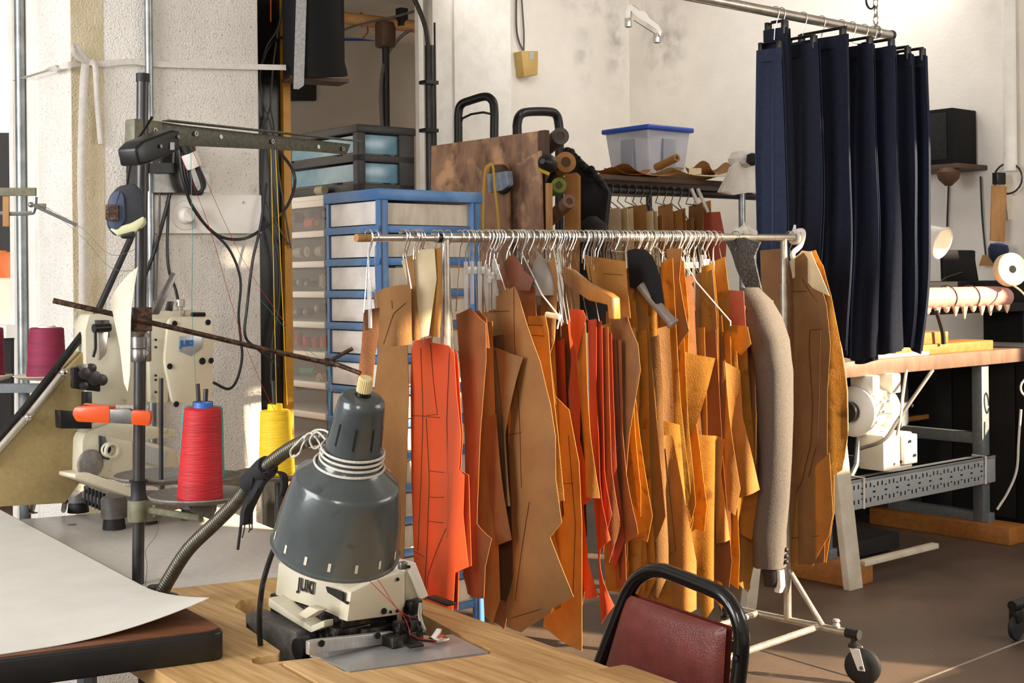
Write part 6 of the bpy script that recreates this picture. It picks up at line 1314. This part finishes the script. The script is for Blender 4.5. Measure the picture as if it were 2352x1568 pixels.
# ================================================================= bench on the right
WB = P(2270, 805, 6.94); wb = Fr(V((WB.x, WB.y, 0))); zt2 = WB.z
wbn = thing('work_bench', 'wooden work bench on grey steel legs raised on timber blocks', 'table', wb.p(-.3, .3, 0))
M().box(wb, -1.9, .43, 0, .62, zt2 - .075, zt2, .006).obj('bench_top', G['bench_top'], wbn)
M().box(wb, -.95, -.5, .03, .5, zt2, zt2 + .018, .004).obj('top_inlay', G['cream_clean'], wbn)
def leg(a, b): M().box(wb, a - .035, a + .035, b, b + .06, .09, zt2 - .075, .004).obj('leg', G['frame_grey'], wbn)
for a in (-1.35, .02):
    leg(a, .03); leg(a, .52)
    M().box(wb, a - .025, a + .025, .06, .55, .50, .56, .003).obj('cross_bar', G['frame_grey'], wbn)
    M().box(wb, a - .03, a + .03, .0, .62, .085, .14, .004).obj('foot_bar', G['frame_grey'], wbn)
    M().box(wb, a - .09, a + .09, -.15, .70, 0, .09, .005).obj('timber_block', G['pine'], wbn)
pbm = M().box(wb, -1.36, .06, .0, .03, .30, .44, .003).obj('perforated_beam', G['perf_grey'], wbn)
M().box(wb, -1.36, .06, .0, .07, .425, .44).obj('beam_flange', G['perf_grey'], wbn)
for i in range(13):
    a = -1.22 + i * .095
    for z_, w_, h_ in ((.37, .02, .008), (.395, .012, .006), (.345, .012, .006)):
        M().box(wb, a - w_ / 2, a + w_ / 2, -.0015, .004, z_ - h_ / 2, z_ + h_ / 2).obj('slot', G['slot_dark'], pbm)
    for s in (-1, 1):
        M().box(wb, a + s * .03 - .004, a + s * .03 + .004, -.0015, .004, .325, .345).obj('slot', G['slot_dark'], pbm)
        M().box(wb, a + s * .03 - .004, a + s * .03 + .004, -.0015, .004, .395, .415).obj('slot', G['slot_dark'], pbm)
for a in (-1.12, -.05): M().tube([wb.p(a, -.006, .30), wb.p(a, -.008, .445), wb.p(a, .07, .445)], .006, 6).obj('tie_cord', G['wire_white'], wbn)
M().tube([wb.p(-.75, .3, zt2 - .08), wb.p(-.72, .28, .75), wb.p(-.82, .25, .45), wb.p(-1.0, .22, .3)], .014, 8).obj('knee_lever', G['frame_grey'], wbn)
# motor under the bench
mo = Fr(P(2010, 950, 6.35), A)
mt_ = thing('clutch_motor', 'white clutch motor with cooling fins bolted under the bench', 'motor', mo.p(0, 0, -.25))
M().lathe(mo.p(-.16, .02, .02), A, [(.10, 0), (.12, .01), (.12, .03), (.095, .04), (.095, .16), (.11, .165), (.11, .24), (.06, .26)], 28).obj('motor_body', G['machine_white'], mt_)
for i in range(14):
    an = 2 * math.pi * i / 14; r_ = .108; c = mo.p(-.05, .02 + r_ * math.cos(an), .02 + r_ * math.sin(an))
    M().tube([c - A * .06, c + A * .07], .008, 6).obj('cooling_fin', G['machine_white'], mt_)
M().box(mo, -.08, .16, -.10, .04, -.26, -.09, .008).obj('switch_box', G['machine_white'], mt_)
M().box(mo, .06, .17, -.12, -.06, -.24, -.10, .004).obj('box_cover', G['machine_white'], mt_)
M().box(mo, -.13, -.07, -.08, .05, .10, zt2 - mo.o.z - .07, .008).obj('bracket', G['machine_white'], mt_)
M().box(mo, .03, .10, -.08, .05, .10, zt2 - mo.o.z - .07, .008).obj('bracket', G['machine_white'], mt_)
for x_, z_ in ((.12, .04), (.10, -.13), (.02, -.22), (.14, -.2)): M().lathe(mo.p(x_, -.125, z_), -B, [(.008, 0), (.008, .004)], 8).obj('bolt', G['slot_dark'], mt_)
M().lathe(mo.p(-.2, .02, .02), A, [(.05, 0), (.05, .03)], 16).obj('pulley', G['black_steel'], mt_)
cable([P(2082, 850, 6.25), P(2075, 900, 6.2), P(2068, 960, 6.15), P(2060, 1000, 6.15)], .007, 'white_wood', 'tan flex dropping from the bench beside the motor', 'flex')
cable([P(2142, 850, 6.3), P(2100, 910, 6.2), P(2062, 965, 6.15), P(2030, 1010, 6.12), P(1975, 1030, 6.15)], .009, 'cable_grey', 'grey cable slung from the bench across the white motor', 'cable')
cable([P(2345, 940, 6.9), P(2340, 1010, 6.9), P(2335, 1080, 6.9), P(2315, 1130, 6.9), P(2290, 1170, 6.9)], .007, 'wire_white', 'pale cord trailing down at the right end of the bench', 'cord', 'cord')
M().tube(arc(P(2366, 890, 6.9), V((1, 0, 0)), Z, .05, 0, 340, 16), .006, 6).obj('cord_coil', G['wire_white'], None, 'coil of pale cord hanging under the bench end', 'cord')
M().box(Fr(P(2080, 1265, 6.2), A), -.35, .25, -.02, .02, -.02, .005, .003).obj('treadle_bar', G['white_wood'], None, 'pale treadle bar on the floor beneath the bench', 'treadle')
M().box(wb, -1.25, -.6, .15, .5, .02, .10, .004).obj('foot_pedal', G['dark_stuff'], None, 'dark foot pedal plate under the bench', 'pedal')
# dark shelves behind the bench; back board and cabinet added as shade
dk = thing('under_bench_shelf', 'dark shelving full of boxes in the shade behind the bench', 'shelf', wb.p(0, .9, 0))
M().box(wb, -1.6, .42, .86, .9, 0, zt2 - .02).obj('shade_board', G['dark_stuff'], dk)  # dark panel added to keep the space under the bench black
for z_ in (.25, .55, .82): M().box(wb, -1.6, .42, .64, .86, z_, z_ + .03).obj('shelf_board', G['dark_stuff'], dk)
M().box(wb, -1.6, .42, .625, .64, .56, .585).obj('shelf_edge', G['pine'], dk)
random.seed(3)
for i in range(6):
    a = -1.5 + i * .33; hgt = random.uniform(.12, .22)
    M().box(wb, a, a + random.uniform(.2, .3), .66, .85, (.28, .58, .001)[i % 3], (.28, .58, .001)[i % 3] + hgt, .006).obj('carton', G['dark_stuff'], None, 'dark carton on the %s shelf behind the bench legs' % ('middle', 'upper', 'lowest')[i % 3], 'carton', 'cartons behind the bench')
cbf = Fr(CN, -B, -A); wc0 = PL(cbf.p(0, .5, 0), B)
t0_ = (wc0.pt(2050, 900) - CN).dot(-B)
dc = thing('shade_cabinet', 'dark cabinet added as shade against the right wall beside the bench', 'cabinet', cbf.p(t0_ + .7, .25, 0))  # added dark block hiding the lighter wall under the bench
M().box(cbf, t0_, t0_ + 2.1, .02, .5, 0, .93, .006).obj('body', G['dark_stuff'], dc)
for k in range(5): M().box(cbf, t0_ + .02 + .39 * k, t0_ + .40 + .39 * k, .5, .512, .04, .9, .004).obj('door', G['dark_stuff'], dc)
# sleeve board on its wooden stand
sb_ = thing('sleeve_board', 'pink padded sleeve board on a wooden stand on the bench', 'sleeve board', wb.p(-.1, .1, zt2))
M().box(wb, -.78, .12, .04, .24, zt2, zt2 + .05, .004).obj('stand_plank', G['pine'], sb_)
M().box(wb, -.78, -.28, .06, .22, zt2 + .05, zt2 + .11, .004).obj('stand_block', G['pine'], sb_)
M().box(wb, -.60, -.53, .11, .17, zt2 + .11, zt2 + .26, .004).obj('stand_post', G['pine'], sb_)
M().tube([wb.p(-.66, .10, zt2 + .05), wb.p(-.66, .10, zt2 + .25)], .01, 8).obj('iron_strut', G['steel'], sb_)
M().tube(spline([wb.p(-.80, .12, zt2 + .27), wb.p(-.6, .12, zt2 + .28), wb.p(-.2, .12, zt2 + .28), wb.p(.25, .12, zt2 + .28), wb.p(.4, .12, zt2 + .27)], 8), [.04] + [.062] * 30 + [.05, .03], 16, sx=.9).obj('padded_cover', G['pink_cloth'], sb_, smooth=60)
M().lathe(wb.p(-.70, .06, zt2 + .25), -B, [(.04, -.03), (.06, 0), (.05, .025), (.02, .035)], 14).obj('batting', G['batting'], sb_)
random.seed(9)
for i in range(12):
    a = -.62 + i * .085; M().lathe(wb.p(a, .07, zt2 + .225), V((0, 0, -1)), [(.018, -.01), (.014, .01), (.004, random.uniform(.02, .06))], 7).obj('batting_tuft', G['batting'], sb_)
for a in (-.2, .02): M().tube(arc(wb.p(a, .12, zt2 + .28), B, Z, .064, 0, 360, 20)[:-1], .003, 5, closed=True).obj('tie_string', G['dark_wood'], sb_)
M().tube(spline([wb.p(-.42, .04, zt2 + .22), wb.p(-.40, .02, zt2 + .12), wb.p(-.39, .02, zt2 + .05)], 4), .012, 8).obj('hanging_cord', G['dark_stuff'], sb_)
# receiver, laptop, tape reel, cup lamp
rv = Fr(P(2250, 697, 7.3), A); 
rc_ = thing('stereo_receiver', 'black stereo receiver with rows of buttons on the bench', 'receiver', rv.p(0, .15, 0))
M().box(rv, -.5, .55, 0, .35, 0, .125, .006).obj('case', G['speaker_black'], rc_)
random.seed(2)
for i in range(26):
    a = -.36 + (i % 13) * .045; M().box(rv, a, a + .026, -.004, .002, .035 + .04 * (i // 13), .045 + .04 * (i // 13)).obj('button', G['gunmetal'], rc_)
for a, z_ in ((-.33, .09), (-.33, .02), (.16, .03)): M().box(rv, a, a + .02, -.005, .002, z_, z_ + .012).obj('indicator', G['leds'], rc_)
rs = thing('riser_shelf', 'dark riser carrying the stereo receiver on the bench', 'riser', rv.p(0, .15, zt2 - rv.o.z))
M().box(rv, -.55, .62, -.02, .37, -.05, 0).obj('board', G['black_rough'], rs)
for a in (-.5, .55): M().box(rv, a, a + .04, .05, .3, zt2 - rv.o.z, -.05).obj('leg', G['black_rough'], rs)
lt = thing('tablet_screen', 'black tablet screen propped up on the receiver', 'screen', rv.p(-.05, .1, .125))
M().poly([rv.p(-.16, .12, .126), rv.p(.20, .12, .126), rv.p(.20, .15, .30), rv.p(-.12, .15, .30)], B * .02, .004).obj('panel', G['speaker_black'], lt)
M().poly([rv.p(.22, .2, .126), rv.p(.30, .2, .126), rv.p(.30, .2, .30)], B * .02, .002).obj('prop', G['speaker_black'], lt)
re = thing('tape_reel', 'cream reel of tape with a dark hub on the receiver', 'reel', P(2325, 655, 7.1))
rax = (-B * .8 - A * .4 + Z * .1).normalized(); rcn = P(2326, 618, 7.1)
M().lathe(rcn, rax, [(.022, -.05), (.088, -.05), (.09, -.045), (.09, -.004), (.086, 0), (.022, 0)], 32).obj('wound_tape', G['cream_card'], re)
M().lathe(rcn - rax * .052, rax, [(.001, 0), (.021, .001), (.021, .0535), (.001, .054)], 18, False).obj('hub', G['slot_dark'], re)
M().tube(spline([rcn + Z * -.085, P(2345, 668, 7.05), P(2365, 690, 7.0)], 4), .006, 6).obj('tape_end', G['cream_card'], re)
cu_ = thing('cup_lamp', 'white cup-shaped lamp shade tilted beside the navy trousers', 'lamp', P(2150, 560, 6.6))
cax = (P(2176, 562, 6.55) - P(2118, 540, 6.65)).normalized()
M().lathe(P(2112, 538, 6.66), cax, [(.02, 0), (.055, .004), (.062, .02), (.078, .13), (.084, .132), (.082, .138), (.074, .135), (.05, .02)], 28, False).obj('shade', G['machine_white'], cu_)
M().tube([P(2114, 538, 6.66), P(2095, 600, 6.66), P(2100, 700, 6.7), P(2100, 790, 6.75)], .008, 8).obj('stem', G['machine_white'], cu_)
# speaker shelf on the right wall
wr = PL(CN, B)
sp0 = wr.pt(2200, 385); spk = Fr(sp0, -B, -A)      # x along the wall towards the right, y out of the wall
ssh = thing('wall_shelf', 'small dark wall shelf holding the black speaker', 'shelf', sp0)
M().box(spk, -.65, .20, 0, .32, -.03, 0, .004).obj('shelf_board', G['dark_wood'], ssh)
M().lathe(spk.p(.12, .30, -.07), V((0, 0, 1)), [(.02, -.06), (.06, -.02), (.07, .02), (.05, .045)], 16).obj('bracket_knob', G['dark_wood'], ssh)
spb = thing('loudspeaker', 'black box loudspeaker standing on the wall shelf', 'speaker', spk.p(-.1, .15, .001))
M().box(spk, -.40, .14, .02, .28, .001, .335, .006).obj('cabinet', G['speaker_black'], spb)
M().box(spk, -.36, .10, .28, .288, .03, .31, .004).obj('grille', G['black_rough'], spb)
# wall pipe and hanging tools at the right edge
pr_ = wr.pt(2320, 300, .06); 
wpz = thing('wall_pipe', 'white painted pipe running down the right wall', 'pipe', V((pr_.x, pr_.y, wr.pt(2320, 400).z)))
M().tube([V((pr_.x, pr_.y, 3.9)), V((pr_.x, pr_.y, wr.pt(2320, 395).z))], .038, 14).obj('pipe', G['white_paint'], wpz)
M().tube(arc(wr.pt(2315, 410, .06), wr.d, Z, .09, 0, 360, 20)[:-1], .006, 6, closed=True).obj('wire_ring', G['gunmetal'], wpz)
rl = PL(wr.pt(2300, 480, .12), rot(A, -15))
M().poly([rl.pt(*p) for p in ((2280, 425), (2313, 428), (2308, 556), (2276, 552))], -rl.n * .012, .002).obj('wooden_rule', G['raw_wood'], None, 'pale wooden template hanging below the wall pipe', 'template')
M().poly([rl.pt(*p, -.03) for p in ((2305, 402), (2318, 402), (2336, 500), (2316, 506))], -rl.n * .012, .002).obj('wooden_strip', G['white_wood'], None, 'narrow wooden strip hanging behind the pale template', 'strip')
M().box(Fr(rl.pt(2296, 412), rl.d), -.04, .03, -.02, .02, -.03, .04, .004).obj('bulldog_clip', G['black_steel'], None, 'black clip gripping the pale wooden template', 'clip')
M().lathe(rl.pt(2290, 600), V((.1, -.1, 1)), [(.015, -.02), (.05, .02), (.06, .07), (.05, .10), (.02, .11)], 16).obj('blue_flask', G['navy_light'], None, 'dark blue flask behind the tablet screen', 'flask')
cable([rl.pt(2330, 500, -.05), rl.pt(2336, 540, -.05), rl.pt(2325, 590, -.05)], .018, 'gunmetal', 'grey chain of tools hanging beside the blue flask', 'tool_chain', 'chain')
for a, b, nm in (((2180, 395), (2175, 655), 'left'), ((2252, 405), (2264, 585), 'right')):
    cable([wr.pt(*a, .03), wr.pt((a[0] + b[0]) / 2 - 2, (a[1] + b[1]) / 2, .03), wr.pt(*b, .03)], .006, 'cable_black', 'speaker wire dropping down the wall to the %s' % ('receiver' if nm == 'left' else 'tablet screen'), 'speaker_wire', 'wire')
cable([P(2150, 660, 7.2), P(2170, 640, 7.25), P(2210, 626, 7.3)], .006, 'cable_black', 'short lead between the receiver and the tablet screen', 'lead', 'cable')
M().poly([P(*p, 7.9) for p in ((2260, 585), (2290, 585), (2295, 610), (2252, 610))], V((0, .03, 0)), .003).obj('card_box', G['raw_wood'], None, 'small tan card box behind the tablet screen', 'box')
# white sawhorse
sh2 = thing('sawhorse', 'white painted wooden sawhorse standing behind the rack', 'sawhorse', onz(1850, 1380, 0))
f1, f2 = onz(1960, 1352, 0), onz(1718, 1400, 0)
t1 = f1 + Z * .74 - V((.07, -.02, 0)); t2 = f2 + Z * .74 + V((.10, .05, 0))
def plank(a, b, wv_, tv, nm): M().hexa([a - wv_ - tv, a + wv_ - tv, a + wv_ + tv, a - wv_ + tv], [b - wv_ - tv, b + wv_ - tv, b + wv_ + tv, b - wv_ + tv], .004).obj(nm, G['white_wood'], sh2)
ex_ = A * .05; ey_ = B * .018
plank(f1, t1, ex_, ey_, 'leg'); plank(f1 + B * .45 + A * .1, t1 + B * .06, ex_, ey_, 'leg'); plank(f2, t2, A * .035, ey_, 'leg'); plank(f2 + B * .45, t2 + B * .06, A * .035, ey_, 'leg')
M().hexa([t2 - A * .1 - B * .03 - Z * .1, t1 + A * .02 - B * .03 - Z * .1, t1 + A * .02 + B * .08 - Z * .1, t2 - A * .1 + B * .08 - Z * .1], [t2 - A * .1 - B * .03 + Z * .02, t1 + A * .02 - B * .03 + Z * .02, t1 + A * .02 + B * .08 + Z * .02, t2 - A * .1 + B * .08 + Z * .02], .005).obj('top_beam', G['white_wood'], sh2)
# caster of a neighbouring rack at the right edge
oc_ = thing('rack_caster', 'black caster foot of another rolling rack near the bench', 'caster', onz(2335, 1470, 0))
cw = onz(2335, 1470, 0); M().lathe(cw + Z * .05 - B * .012, B, [(.02, 0), (.046, .004), (.05, .012), (.046, .022), (.02, .026)], 20).obj('wheel', G['rubber'], oc_)
M().box(Fr(cw + Z * .09, A), -.02, .02, -.022, .022, -.02, .03, .006).obj('fork', G['black_steel'], oc_)
M().tube([cw + Z * .135 - A * .03, cw + Z * .135 + A * .8], .02, 12).obj('foot_tube', G['black_steel'], oc_)
